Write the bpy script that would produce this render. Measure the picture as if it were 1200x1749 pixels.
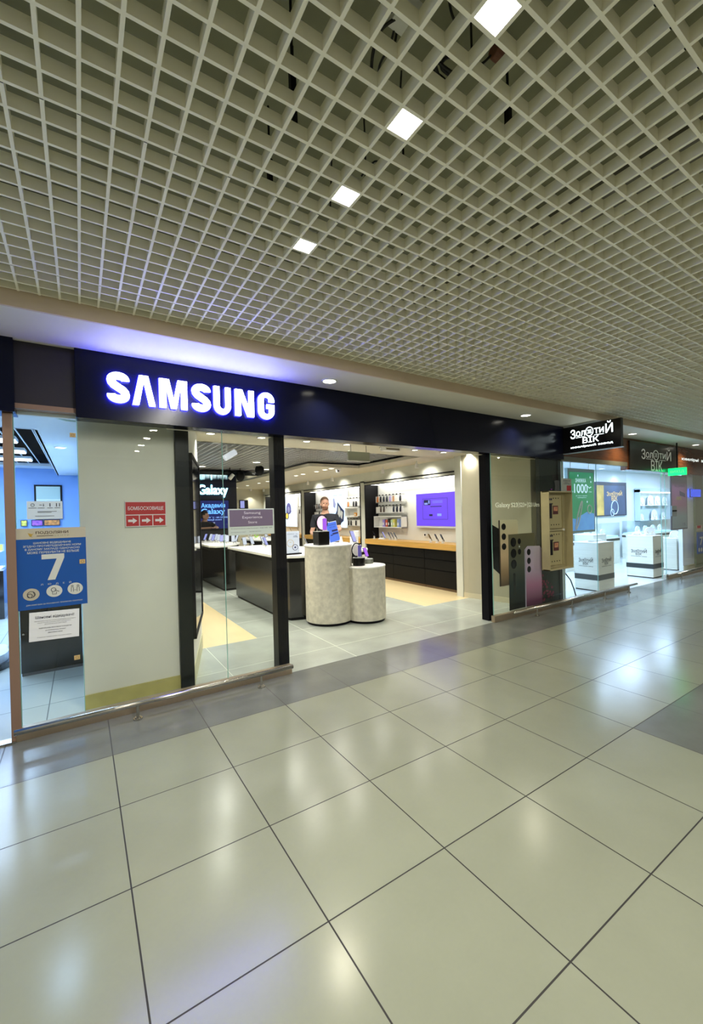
import bpy, bmesh, math, random
from mathutils import Vector, Matrix
random.seed(7)
sc = bpy.context.scene
for o in list(bpy.data.objects): bpy.data.objects.remove(o)
PI = math.pi
# ------------------------------------------------------------------ camera
cd = bpy.data.cameras.new('camera'); cam = bpy.data.objects.new('camera', cd)
sc.collection.objects.link(cam); sc.camera = cam
yaw, pitch, roll = -0.592236, -0.007404, -0.024302
fwd = Vector((-math.sin(yaw)*math.cos(pitch), math.cos(yaw)*math.cos(pitch), math.sin(pitch)))
rgt = Vector((math.cos(yaw), math.sin(yaw), 0)); upv = rgt.cross(fwd)
r2 = math.cos(roll)*rgt + math.sin(roll)*upv; u2 = -math.sin(roll)*rgt + math.cos(roll)*upv
cam.matrix_world = Matrix(((r2.x, u2.x, -fwd.x, -0.13936), (r2.y, u2.y, -fwd.y, -3.21559), (r2.z, u2.z, -fwd.z, 1.53718), (0, 0, 0, 1)))
cd.sensor_fit = 'VERTICAL'; cd.sensor_height = 24.0; cd.lens = 24.0*724.46/1749
cd.shift_x = -24.26/1749; cd.shift_y = 6.28/1749; cd.clip_start = 0.05; cd.clip_end = 100
# ------------------------------------------------------------------ world, exposure
w = bpy.data.worlds.new('world'); sc.world = w; w.use_nodes = True
w.node_tree.nodes['Background'].inputs[0].default_value = (0.95, 0.92, 0.78, 1)
w.node_tree.nodes['Background'].inputs[1].default_value = 0.35
sc.view_settings.view_transform = 'Standard'; sc.view_settings.look = 'None'
sc.view_settings.gamma = 1.0; sc.view_settings.exposure = 0.22
PANEL_W = 15.0        # watts of each small corridor ceiling panel
SOFFIT_W = 7.0        # corridor soffit downlights
STORE_W = 7.0        # store downlights
LATTICE_W = 60.0      # store lattice lamps
JEWEL_W = 250.0       # jewellery shop strip lamps
LEFT_W = 110.0         # left shop lamps
WARM = (1.0, 0.93, 0.72); NEUT = (1.0, 0.97, 0.88); COOL = (0.42, 0.64, 1.0)

# ------------------------------------------------------------------ materials
MATS = {}
def mat(name, col, rough=0.5, metal=0.0, emis=None, es=0.0, var=0.0, vscale=8.0, bump=0.0, spec=0.5, alpha=None, stretch=None):
    if name in MATS: return MATS[name]
    m = bpy.data.materials.new(name); m.use_nodes = True; nt = m.node_tree; b = nt.nodes['Principled BSDF']
    b.inputs['Base Color'].default_value = (*col, 1); b.inputs['Roughness'].default_value = rough
    b.inputs['Metallic'].default_value = metal; b.inputs['Specular IOR Level'].default_value = spec
    if emis: b.inputs['Emission Color'].default_value = (*emis, 1); b.inputs['Emission Strength'].default_value = es
    if var or bump:
        tc = nt.nodes.new('ShaderNodeNewGeometry'); n = nt.nodes.new('ShaderNodeTexNoise')
        mp = nt.nodes.new('ShaderNodeMapping'); nt.links.new(tc.outputs['Position'], mp.inputs[0]); nt.links.new(mp.outputs[0], n.inputs['Vector'])
        if stretch: mp.inputs['Scale'].default_value = stretch
        n.inputs['Scale'].default_value = vscale; n.inputs['Detail'].default_value = 6
        if var:
            cr = nt.nodes.new('ShaderNodeValToRGB'); nt.links.new(n.outputs['Fac'], cr.inputs[0])
            cr.color_ramp.elements[0].position = 0.3; cr.color_ramp.elements[1].position = 0.7
            cr.color_ramp.elements[0].color = (*[max(0, c*(1-var)) for c in col], 1); cr.color_ramp.elements[1].color = (*[min(1, c*(1+var)) for c in col], 1)
            nt.links.new(cr.outputs[0], b.inputs['Base Color'])
        if bump:
            bp = nt.nodes.new('ShaderNodeBump'); bp.inputs['Strength'].default_value = bump; bp.inputs['Distance'].default_value = 0.01
            nt.links.new(n.outputs['Fac'], bp.inputs['Height']); nt.links.new(bp.outputs[0], b.inputs['Normal'])
    MATS[name] = m; return m
def emat(name, col, s):
    return mat(name, (0.03, 0.03, 0.03), 0.4, emis=col, es=s)
def tile_mat(name, col, grout, sx, sy, x0=0.0, y0=0.0, wd=0.006, rough=0.2, var=0.06, vs=1.5, soft=0.0, bump=0.0):
    m = bpy.data.materials.new(name); m.use_nodes = True; nt = m.node_tree; b = nt.nodes['Principled BSDF']
    N = nt.nodes.new; L = nt.links.new
    g = N('ShaderNodeNewGeometry'); sp = N('ShaderNodeSeparateXYZ'); L(g.outputs['Position'], sp.inputs[0])
    def line(out, s, o):
        a = N('ShaderNodeMath'); a.operation = 'SUBTRACT'; L(out, a.inputs[0]); a.inputs[1].default_value = o - s*100.5
        f = N('ShaderNodeMath'); f.operation = 'MODULO'; L(a.outputs[0], f.inputs[0]); f.inputs[1].default_value = s
        c = N('ShaderNodeMath'); c.operation = 'SUBTRACT'; L(f.outputs[0], c.inputs[0]); c.inputs[1].default_value = s/2
        d = N('ShaderNodeMath'); d.operation = 'ABSOLUTE'; L(c.outputs[0], d.inputs[0])
        e = N('ShaderNodeMath'); e.operation = 'LESS_THAN'; L(d.outputs[0], e.inputs[0]); e.inputs[1].default_value = wd/2
        return e.outputs[0], a.outputs[0]
    lx, ax = line(sp.outputs[0], sx, x0); ly, ay = line(sp.outputs[1], sy, y0)
    mx = N('ShaderNodeMath'); mx.operation = 'MAXIMUM'; L(lx, mx.inputs[0]); L(ly, mx.inputs[1])
    n = N('ShaderNodeTexNoise'); L(g.outputs['Position'], n.inputs['Vector']); n.inputs['Scale'].default_value = vs; n.inputs['Detail'].default_value = 8
    n2 = N('ShaderNodeTexNoise'); L(g.outputs['Position'], n2.inputs['Vector']); n2.inputs['Scale'].default_value = 55; n2.inputs['Detail'].default_value = 3
    # slight tone step from tile to tile
    fx = N('ShaderNodeMath'); fx.operation = 'DIVIDE'; L(ax, fx.inputs[0]); fx.inputs[1].default_value = sx
    fy = N('ShaderNodeMath'); fy.operation = 'DIVIDE'; L(ay, fy.inputs[0]); fy.inputs[1].default_value = sy
    f1 = N('ShaderNodeMath'); f1.operation = 'SUBTRACT'; L(fx.outputs[0], f1.inputs[0]); f1.inputs[1].default_value = 0.5
    f2 = N('ShaderNodeMath'); f2.operation = 'SUBTRACT'; L(fy.outputs[0], f2.inputs[0]); f2.inputs[1].default_value = 0.5
    f3 = N('ShaderNodeMath'); f3.operation = 'FLOOR'; L(f1.outputs[0], f3.inputs[0]); f4 = N('ShaderNodeMath'); f4.operation = 'FLOOR'; L(f2.outputs[0], f4.inputs[0])
    cb = N('ShaderNodeCombineXYZ'); L(f3.outputs[0], cb.inputs[0]); L(f4.outputs[0], cb.inputs[1])
    wn = N('ShaderNodeTexWhiteNoise'); wn.noise_dimensions = '2D'; L(cb.outputs[0], wn.inputs['Vector'])
    cr = N('ShaderNodeValToRGB'); cr.color_ramp.elements[0].position = 0.3; cr.color_ramp.elements[1].position = 0.7
    cr.color_ramp.elements[0].color = (*[c*(1-var) for c in col], 1); cr.color_ramp.elements[1].color = (*[min(1, c*(1+var)) for c in col], 1)
    ad = N('ShaderNodeMath'); ad.operation = 'MULTIPLY_ADD'; L(wn.outputs['Value'], ad.inputs[0]); ad.inputs[1].default_value = 0.16; L(n.outputs['Fac'], ad.inputs[2])
    ad2 = N('ShaderNodeMath'); ad2.operation = 'MULTIPLY_ADD'; L(n2.outputs['Fac'], ad2.inputs[0]); ad2.inputs[1].default_value = 0.12; L(ad.outputs[0], ad2.inputs[2])
    sb = N('ShaderNodeMath'); sb.operation = 'SUBTRACT'; L(ad2.outputs[0], sb.inputs[0]); sb.inputs[1].default_value = 0.14
    L(sb.outputs[0], cr.inputs[0])
    mc = N('ShaderNodeMix'); mc.data_type = 'RGBA'; L(mx.outputs[0], mc.inputs[0]); L(cr.outputs[0], mc.inputs[6]); mc.inputs[7].default_value = (*grout, 1)
    L(mc.outputs[2], b.inputs['Base Color'])
    ra = N('ShaderNodeMapRange'); L(n.outputs['Fac'], ra.inputs[0]); ra.inputs[3].default_value = rough*0.75; ra.inputs[4].default_value = rough*1.3
    rm = N('ShaderNodeMath'); rm.operation = 'MULTIPLY_ADD'; L(mx.outputs[0], rm.inputs[0]); rm.inputs[1].default_value = 0.5; L(ra.outputs[0], rm.inputs[2])
    L(rm.outputs[0], b.inputs['Roughness'])
    MATS[name] = m; return m
def glass_mat(name, tint=(0.975, 0.99, 0.985), gl=1.0):
    m = bpy.data.materials.new(name); m.use_nodes = True; nt = m.node_tree
    for n in list(nt.nodes): nt.nodes.remove(n)
    N = nt.nodes.new; L = nt.links.new
    out = N('ShaderNodeOutputMaterial'); tr = N('ShaderNodeBsdfTransparent'); tr.inputs[0].default_value = (*tint, 1)
    gs = N('ShaderNodeBsdfGlossy'); gs.inputs['Roughness'].default_value = 0.0; gs.inputs[0].default_value = (gl, gl, gl, 1)
    fr = N('ShaderNodeFresnel'); fr.inputs[0].default_value = 1.45; mx = N('ShaderNodeMixShader')
    ge = N('ShaderNodeNewGeometry'); iv = N('ShaderNodeMath'); iv.operation = 'SUBTRACT'; iv.inputs[0].default_value = 1.0; L(ge.outputs['Backfacing'], iv.inputs[1])
    ml = N('ShaderNodeMath'); ml.operation = 'MULTIPLY'; L(fr.outputs[0], ml.inputs[0]); L(iv.outputs[0], ml.inputs[1])   # one reflection per pane
    L(ml.outputs[0], mx.inputs[0]); L(tr.outputs[0], mx.inputs[1]); L(gs.outputs[0], mx.inputs[2]); L(mx.outputs[0], out.inputs[0])
    MATS[name] = m; return m

# ------------------------------------------------------------------ geometry helpers
class MB:
    def __init__(s): s.bm = bmesh.new()
    def box(s, x0, x1, y0, y1, z0, z1, rz=0.0, mtx=None):
        c = Vector(((x0+x1)/2, (y0+y1)/2, (z0+z1)/2))
        r = bmesh.ops.create_cube(s.bm, size=1.0)['verts']
        M = Matrix.Translation(c) @ Matrix.Rotation(rz, 4, 'Z') @ Matrix.Diagonal((abs(x1-x0), abs(y1-y0), abs(z1-z0), 1))
        if mtx: M = mtx @ M
        bmesh.ops.transform(s.bm, matrix=M, verts=r); return s
    def cyl(s, c, r, h, axis='Z', r2=None, seg=32, mtx=None):
        v = bmesh.ops.create_cone(s.bm, cap_ends=True, segments=seg, radius1=r, radius2=r if r2 is None else r2, depth=h)['verts']
        R = {'Z': Matrix.Identity(4), 'X': Matrix.Rotation(PI/2, 4, 'Y'), 'Y': Matrix.Rotation(-PI/2, 4, 'X')}[axis]
        M = Matrix.Translation(Vector(c)) @ R
        if mtx: M = mtx @ M
        bmesh.ops.transform(s.bm, matrix=M, verts=v); return s
    def ball(s, c, rx, ry=None, rz=None, seg=16, mtx=None):
        ry = ry or rx; rz = rz or rx
        v = bmesh.ops.create_uvsphere(s.bm, u_segments=seg, v_segments=max(6, seg//2), radius=1)['verts']
        M = Matrix.Translation(Vector(c)) @ Matrix.Diagonal((rx, ry, rz, 1))
        if mtx: M = mtx @ M
        bmesh.ops.transform(s.bm, matrix=M, verts=v); return s
    def ring(s, c, R, r, axis='Y', seg=40, k=10, a0=0, a1=2*PI):
        full = abs(a1-a0-2*PI) < 1e-6; n = seg if full else seg+1; rows = []
        for i in range(n):
            a = a0+(a1-a0)*i/seg; row = []
            for j in range(k):
                b = 2*PI*j/k; q = R + r*math.cos(b); p = (q*math.cos(a), r*math.sin(b), q*math.sin(a))
                if axis == 'Z': p = (p[0], p[2], p[1])
                if axis == 'X': p = (p[1], p[0], p[2])
                row.append(s.bm.verts.new(Vector(c)+Vector(p)))
            rows.append(row)
        for i in range(seg if full else seg):
            A = rows[i]; B = rows[(i+1) % n]
            for j in range(k): s.bm.faces.new((A[j], A[(j+1) % k], B[(j+1) % k], B[j]))
        return s
    def tube(s, pts, r, k=8):
        pts = [Vector(p) for p in pts]; rows = []
        for i, p in enumerate(pts):
            t = (pts[min(i+1, len(pts)-1)]-pts[max(i-1, 0)]).normalized()
            a = t.orthogonal().normalized() if i == 0 else (a - t*a.dot(t)).normalized()
            b = t.cross(a); rows.append([s.bm.verts.new(p+r*(math.cos(2*PI*j/k)*a+math.sin(2*PI*j/k)*b)) for j in range(k)])
        for A, B in zip(rows, rows[1:]):
            for j in range(k): s.bm.faces.new((A[j], A[(j+1) % k], B[(j+1) % k], B[j]))
        s.bm.faces.new(rows[0][::-1]); s.bm.faces.new(rows[-1]); return s
    def prism(s, pts, z0, z1, mtx=None):
        a = [s.bm.verts.new((x, y, z0)) for x, y in pts]; b = [s.bm.verts.new((x, y, z1)) for x, y in pts]
        s.bm.faces.new(a[::-1]); s.bm.faces.new(b); n = len(pts)
        for i in range(n): s.bm.faces.new((a[i], a[(i+1) % n], b[(i+1) % n], b[i]))
        if mtx: bmesh.ops.transform(s.bm, matrix=mtx, verts=a+b)
        return s
    def mesh(s, me, mtx):
        n0 = len(s.bm.verts); s.bm.from_mesh(me); s.bm.verts.ensure_lookup_table()
        bmesh.ops.transform(s.bm, matrix=mtx, verts=s.bm.verts[n0:]); return s
    def done(s, name, m, parent=None, bevel=0.0, smooth=False, loc=None):
        bmesh.ops.recalc_face_normals(s.bm, faces=s.bm.faces)
        me = bpy.data.meshes.new(name)
        if loc is not None: bmesh.ops.translate(s.bm, vec=-Vector(loc), verts=s.bm.verts)
        s.bm.to_mesh(me); s.bm.free()
        o = bpy.data.objects.new(name, me); sc.collection.objects.link(o)
        me.materials.append(m)
        if parent is not None: o.parent = parent
        if loc is not None: o.location = loc
        if smooth:
            for p in me.polygons: p.use_smooth = True
        if bevel:
            b = o.modifiers.new('bevel', 'BEVEL'); b.width = bevel; b.segments = 2; b.limit_method = 'ANGLE'
        return o
def frame(O, U, V, N):
    U, V, N = Vector(U), Vector(V), Vector(N)
    return Matrix(((U.x, V.x, N.x, O[0]), (U.y, V.y, N.y, O[1]), (U.z, V.z, N.z, O[2]), (0, 0, 0, 1)))
def fY(y): return frame((0, y, 0), (1, 0, 0), (0, 0, 1), (0, -1, 0))       # plane facing -Y: u = x, v = z
def fX(x): return frame((x, 0, 0), (0, -1, 0), (0, 0, 1), (-1, 0, 0))      # plane facing -X: u = -y, v = z
TXT = {}
def text_me(body, weight=0.0, align='CENTER', lsp=1.0, shear=0.0, space=1.0):
    key = (body, weight, align, lsp, shear, space)
    if key in TXT: return TXT[key]
    c = bpy.data.curves.new('lettering', 'FONT'); c.body = body; c.size = 1; c.align_x = align; c.offset = weight
    c.space_line = lsp; c.shear = shear; c.extrude = 0.0; c.resolution_u = 4; c.space_character = space
    o = bpy.data.objects.new('lettering', c); sc.collection.objects.link(o)
    me = bpy.data.meshes.new_from_object(o.evaluated_get(bpy.context.evaluated_depsgraph_get()))
    bpy.data.objects.remove(o); TXT[key] = me; return me
def fit(mb, body, F, u0, u1, v0, v1, d=0.0012, weight=0.0, **k):
    """lettering fitted to a rectangle of plane F, d in front of it"""
    me = text_me(body, 0.0, **k)
    xs = [v.co.x for v in me.vertices]; ys = [v.co.y for v in me.vertices]
    if not xs: return mb
    sx = (u1-u0)/(max(xs)-min(xs)); sy = (v1-v0)/(max(ys)-min(ys))
    M = F @ Matrix.Translation((u0-min(xs)*sx, v0-min(ys)*sy, d)) @ Matrix.Diagonal((sx, sy, 1, 1))
    mb.mesh(me, M)
    if weight:                                   # bolder strokes: the same outline again, shifted by a fraction of the stroke
        q = weight*0.8
        for i, (a, b) in enumerate(((q, 0), (-q, 0), (0, q), (0, -q), (q*0.7, q*0.7), (-q*0.7, -q*0.7), (q*0.7, -q*0.7), (-q*0.7, q*0.7))):
            mb.mesh(me, M @ Matrix.Translation((a, b, 0.00002*(i+1))))
    return mb
def solid(o, t):
    m = o.modifiers.new('solidify', 'SOLIDIFY'); m.thickness = t; m.offset = 0; return o
def flat(mb, F, u0, u1, v0, v1, d=0.001, t=0.001):
    return mb.box(u0, u1, v0, v1, d, d+t, mtx=F)
def oval(n, cx, cy, rx, ry): return [(cx+rx*math.cos(2*PI*i/n), cy+ry*math.sin(2*PI*i/n)) for i in range(n)]
def roundrect(x0, x1, y0, y1, r, n=6):
    p = []
    for cx, cy, a in ((x1-r, y1-r, 0), (x0+r, y1-r, PI/2), (x0+r, y0+r, PI), (x1-r, y0+r, 1.5*PI)):
        for i in range(n+1): p.append((cx+r*math.cos(a+PI/2*i/n), cy+r*math.sin(a+PI/2*i/n)))
    return p
def tag(o, label, cat, group=None, kind=None):
    o['label'] = label; o['category'] = cat
    if group: o['group'] = group
    if kind: o['kind'] = kind
    return o
def thing(name, loc, label, cat, group=None, rz=0.0):
    o = bpy.data.objects.new(name, None); sc.collection.objects.link(o); o.empty_display_size = 0.1
    o.location = loc; o.rotation_euler = (0, 0, rz); return tag(o, label, cat, group)
def struct(name, mb, m, label=None, bevel=0.0, parent=None):
    o = mb.done(name, m, parent, bevel)
    if parent is None: o['kind'] = 'structure'
    if label: o['label'] = label
    return o
def worldify(root):
    """parts below were written in world coordinates: shift meshes so that the root may sit at its base"""
    for ch in root.children:
        ch.location = ch.location - root.location
def copy_tree(o, loc=None, rz=None, label=None, group=None, parent=None, scale=None):
    c = o.copy(); sc.collection.objects.link(c)
    if parent is not None: c.parent = parent
    if loc is not None: c.location = loc
    if rz is not None: c.rotation_euler = (0, 0, rz)
    if scale is not None: c.scale = scale
    if label: c['label'] = label
    if group: c['group'] = group
    for ch in o.children: copy_tree(ch, parent=c)
    return c
def disk_lamp(name, loc, size, watts, col, parent, spread=2.6, shape='DISK', size_y=None, rot=None):
    l = bpy.data.lights.new(name, 'AREA'); l.shape = shape; l.size = size; l.energy = watts; l.color = col; l.spread = spread
    if size_y: l.size_y = size_y
    o = bpy.data.objects.new(name, l); sc.collection.objects.link(o); o.location = loc
    if rot: o.rotation_euler = rot
    if parent is not None: o.parent = parent
    return o

# palette
cream_tile = tile_mat('cream_tile', (0.265, 0.278, 0.200), (0.02, 0.018, 0.014), 0.6, 0.6, wd=0.006, rough=0.2, var=0.07)
grey_tile = tile_mat('grey_tile', (0.155, 0.163, 0.145), (0.04, 0.036, 0.03), 0.6, 0.6, wd=0.005, rough=0.17, var=0.12, vs=2.5)
conc_tile = tile_mat('concrete_tile', (0.40, 0.43, 0.38), (0.62, 0.64, 0.55), 1.24, 0.885, x0=1.04, y0=1.07, wd=0.006, rough=0.22, var=0.14, vs=1.8)
wood_tile = mat('pale_wood_floor', (0.74, 0.60, 0.34), 0.28, var=0.04, vscale=2.5, stretch=(5, 0.7, 1))
white_tile = tile_mat('white_tile', (0.62, 0.68, 0.62), (0.12, 0.14, 0.13), 0.62, 0.62, x0=-0.39, y0=1.215, wd=0.007, rough=0.12, var=0.05)
jewel_tile = tile_mat('jewel_tile', (0.72, 0.74, 0.70), (0.5, 0.5, 0.48), 0.62, 0.62, x0=-0.39, y0=0.62, wd=0.005, rough=0.1, var=0.03)
grid_m = mat('cream_grid', (0.94, 0.90, 0.73), 0.45)
slab_m = mat('green_grey_slab', (0.30, 0.30, 0.20), 0.9, var=0.3, vscale=1.3, bump=0.3)
soffit_m = mat('soffit_paint', (0.78, 0.74, 0.62), 0.55, var=0.04, vscale=2)
face_m = mat('bulkhead_paint', (0.68, 0.55, 0.40), 0.6, var=0.06, vscale=3)
fascia_m = mat('navy_black_gloss', (0.003, 0.004, 0.016), 0.2, spec=0.2)
recess_m = mat('dark_grey_panel', (0.022, 0.018, 0.03), 0.6)
black_m = mat('black_satin', (0.003, 0.003, 0.006), 0.4, spec=0.15)
blackg_m = mat('black_gloss', (0.012, 0.012, 0.014), 0.09, spec=0.8)
matte_black = mat('black_matte', (0.005, 0.005, 0.006), 0.6, spec=0.2)
steel_m = mat('brushed_steel', (0.55, 0.53, 0.48), 0.22, 1.0)
sill_m = mat('bronze_sill', (0.42, 0.34, 0.24), 0.35, 0.7)
post_m = mat('copper_post', (0.30, 0.19, 0.14), 0.45, 0.3)
pier_m = mat('pier_paint', (0.66, 0.66, 0.56), 0.7, var=0.05, vscale=2.2)
skirt_m = mat('yellow_skirting', (0.42, 0.38, 0.13), 0.6, var=0.1)
white_m = mat('white_paint', (0.78, 0.78, 0.72), 0.55, var=0.02, vscale=2)
wall_grey = mat('grey_plaster', (0.62, 0.63, 0.56), 0.7, var=0.08, vscale=1.6)
beige_m = mat('beige_plaster', (0.46, 0.43, 0.31), 0.7, var=0.05, vscale=2)
corian_m = mat('white_worktop', (0.86, 0.86, 0.82), 0.22)
oak_m = mat('oak_edge', (0.62, 0.36, 0.09), 0.4, var=0.15, vscale=3, stretch=(8, 0.6, 8))
stone_m = mat('travertine', (0.64, 0.61, 0.50), 0.65, var=0.15, vscale=16, bump=0.25)
plastic_w = mat('white_plastic', (0.85, 0.85, 0.83), 0.35)
phone_dark = mat('phone_dark', (0.02, 0.02, 0.03), 0.15)
paper_m = mat('white_paper', (0.82, 0.84, 0.88), 0.6)
ink_m = mat('dark_ink', (0.02, 0.02, 0.05), 0.6)
glass_m = glass_mat('shop_glass'); glass_g = glass_mat('green_glass', (0.95, 0.985, 0.965))
edge_m = mat('glass_edge', (0.25, 0.5, 0.42), 0.2)

# ------------------------------------------------------------------ floors
def slabf(name, x0, x1, y0, y1, m, z=0.0, lab=None):
    return struct(name, MB().box(x0, x1, y0, y1, z-0.05, z), m, lab)
slabf('floor', -6, 3.0, -7, 0, cream_tile); slabf('floor', 3.0, 20, -1.8, 0, cream_tile)
slabf('floor', 3.0, 20, -7, -1.8, grey_tile); slabf('floor', -0.56, 8.2, 0, 0.62, grey_tile)
slabf('floor', -6, -0.56, 0, 0.62, grey_tile); slabf('floor', 8.2, 20, 0, 0.62, grey_tile)
slabf('floor', 0.0, 6.1, 0.62, 1.95, conc_tile)
slabf('floor', 1.66, 4.45, 1.95, 12.4, conc_tile)
slabf('floor', 0.0, 1.66, 1.95, 12.4, wood_tile); slabf('floor', 4.45, 6.1, 1.95, 12.4, wood_tile)
slabf('floor', -6, 0.0, 0.62, 7.6, white_tile); slabf('floor', 6.1, 20, 0.62, 4.2, jewel_tile)
# ------------------------------------------------------------------ corridor ceiling
g = MB()
gx = [0.09 + 0.1*k for k in range(-42, 160)]
gy = [-0.015 - 0.1*k for k in range(0, 66)]
for x in gx: g.box(x-0.006, x+0.006, -6.55, 0.0, 2.896, 2.945)
for y in gy: g.box(-4.15, 16.0, y-0.006, y+0.006, 2.8962, 2.9448)
struct('ceiling', g, grid_m, 'open cream lattice of small square cells')
jt = MB()                                          # dark joint gaps every 1.2 m
for y in (-0.315, -1.515, -2.715, -3.915):
    for x in gx: jt.box(x-0.0054, x+0.0054, y+0.006, y+0.009, 2.8955, 2.9448)
struct('trim_1', jt, matte_black)
struct('ceiling', MB().box(-6, 18, -7, 0.6, 3.32, 3.42), slab_m, 'grey green slab above the lattice')
bm_ = MB()
for x, wd in ((-0.75, 0.12), (2.2, 0.2), (5.2, 0.25), (8.4, 0.2)): bm_.box(x, x+wd, -7, 0.0, 3.2, 3.32)
bm_.box(-6, 18, -0.35, -0.15, 3.12, 3.32)
struct('trim_2', bm_, mat('duct_grey', (0.22, 0.21, 0.18), 0.7), 'grey ducts above the lattice')
struct('trim_3', MB().box(-6, 18, -7.02, -7.0, 2.80, 3.32).box(-6.02, -6, -7, 0.0, 2.80, 3.32).box(18, 18.02, -7, 0, 2.8, 3.32).box(-6, 18, 0.0, 0.02, 2.80, 3.32), face_m, 'beige bulkhead face with added unseen plenum ends')  # unseen ends added to keep world light out of the plenum
struct('ceiling', MB().box(-6, 18, 0.02, 0.75, 2.80, 2.83), soffit_m, 'smooth soffit over the shop fronts')
struct('ceiling', MB().box(-6, 18, 0.62, 0.80, 2.82, 3.4), white_m)

def ceiling_panel(x, y, label, group):
    t = thing('ceiling_light', (x, y, 2.9), label, 'ceiling light', group)
    MB().box(-0.046, 0.046, -0.046, 0.046, 0.004, 0.06).done('housing', plastic_w, t, 0.002)
    MB().box(-0.044, 0.044, -0.044, 0.044, -0.003, 0.0035).done('diffuser', emat('panel_glow', (1.0, 0.97, 0.9), 14), t)
    disk_lamp('panel_lamp', (0, 0, -0.0045), 0.086, PANEL_W, NEUT, t, PI, 'SQUARE')
    return t
names = ['nearest', 'second', 'third', 'farthest']
for i, y in enumerate((-2.465, -2.065, -1.665, -1.265)):
    ceiling_panel(0.84, y, 'small square bright white panel in the lattice ceiling, %s of the four in a line' % names[i], 'square ceiling panels')
for x in (-3.16, 0.84, 4.94, 9.04):  # unseen panel rows added to brighten the corridor evenly
    for y in (-2.865, -3.665, -4.465, -5.265):
        ceiling_panel(x, y, 'small square ceiling panel added unseen behind the photographer', 'added unseen ceiling panels behind')
# cables and boxes above the lattice
cab_m = mat('black_cable', (0.012, 0.012, 0.012), 0.5)
def cable(pts, label, r=0.004):
    P = []
    pts = [Vector(p) for p in pts]
    for i in range(len(pts)-1):
        p0, p1, p2, p3 = pts[max(i-1, 0)], pts[i], pts[i+1], pts[min(i+2, len(pts)-1)]
        for k in range(8):
            t = k/8; P.append(0.5*((2*p1)+(p2-p0)*t+(2*p0-5*p1+4*p2-p3)*t*t+(-p0+3*p1-3*p2+p3)*t**3))
    P.append(pts[-1])
    o = MB().tube(P, r, 6).done('cable', cab_m, smooth=True, loc=tuple(pts[0])); return tag(o, label, 'cable', 'cables above the ceiling grid')
cable([(0.69, -2.23, 3.02), (0.655, -2.19, 3.0), (0.665, -2.13, 3.0), (0.70, -2.07, 3.0), (0.735, -2.075, 3.01), (0.76, -2.10, 3.05), (0.80, -2.13, 3.3)], 'black cable looped above the lattice left of the second ceiling panel', 0.005)
cable([(0.69, -2.22, 3.03), (0.70, -2.17, 3.0), (0.71, -2.10, 3.0), (0.75, -2.05, 3.02), (0.80, -2.07, 2.985)], 'black cable sagging from the white junction box', 0.004)
cable([(0.60, -2.25, 3.3), (0.62, -2.23, 3.02), (0.66, -2.25, 3.0), (0.69, -2.24, 3.03)], 'thin black cable left of the white junction box')
cable([(0.906, -2.17, 3.01), (0.86, -2.20, 3.0), (0.845, -2.20, 3.02), (0.90, -2.21, 3.0), (0.955, -2.22, 3.0), (0.945, -2.25, 3.02), (0.88, -2.24, 3.0), (0.90, -2.19, 3.02), (0.96, -2.20, 3.0), (0.93, -2.17, 3.0), (0.87, -2.17, 3.02)], 'tangled black cable coil above the lattice between the two nearest panels', 0.0055)
cable([(1.01, -2.305, 3.02), (0.985, -2.28, 3.0), (0.96, -2.27, 3.03), (0.95, -2.28, 3.3)], 'black cable leaving the round connector right of the nearest panel')
cable([(0.79, -2.33, 3.3), (0.80, -2.325, 3.05), (0.84, -2.32, 2.99), (0.86, -2.30, 3.0), (0.88, -2.25, 3.02)], 'thin black cable beside the nearest ceiling panel')
cable([(0.97, -1.90, 3.3), (0.965, -1.86, 3.02), (0.955, -1.80, 2.99), (0.93, -1.76, 3.02), (0.90, -1.70, 2.985)], 'thin black cable between the second and third ceiling panels')
cable([(0.95, -1.66, 3.3), (0.955, -1.65, 3.03), (0.93, -1.62, 2.99), (0.90, -1.60, 3.02)], 'thin black cable beside the third ceiling panel')
cable([(0.90, -1.46, 3.3), (0.89, -1.45, 3.03), (0.91, -1.40, 2.99), (0.93, -1.36, 3.03)], 'thin black cable beside the farthest ceiling panel')
for k, (x, y, lab) in enumerate(((0.50, -1.88, 'black hanger rod left of the second ceiling panel'), (0.57, -1.74, 'black hanger rod left of the third ceiling panel'), (0.58, -1.465, 'black hanger rod left of the farthest ceiling panel'), (1.234, -2.20, 'black hanger rod right of the nearest panel'), (1.163, -1.67, 'black hanger rod right of the third panel'), (2.35, -1.6, 'black hanger rod over the middle of the corridor'), (2.4, -1.0, 'black hanger rod above the shop front lights'))):
    o = MB().cyl((0, 0, 0), 0.005, 0.34, seg=8).box(-0.010, 0.010, -0.010, 0.010, -0.16, -0.06).done('hanger_rod', matte_black); o.location = (x, y, 3.14); tag(o, lab, 'rod', 'ceiling hanger rods')
for (x, y, lab, m) in ((0.71, -2.235, 'white junction box above the lattice by the nearest panel', plastic_w), (0.925, -2.14, 'round black cable connector between the two nearest panels', matte_black), (1.035, -2.315, 'round reddish cable connector right of the nearest panel', mat('red_brown', (0.2, 0.08, 0.05), 0.6))):
    b = MB()
    if m is plastic_w: b.box(-0.04, 0.04, -0.04, 0.04, -0.02, 0.02).cyl((0.045, 0, 0), 0.012, 0.03, 'X', seg=10)
    else: b.cyl((0, 0, 0), 0.022, 0.05, 'X', seg=14).cyl((0.035, 0, 0), 0.012, 0.03, 'X', seg=10)
    o = b.done('junction_box', m, bevel=0.003); o.location = (x, y, 3.03); tag(o, lab, 'junction box')

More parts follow.
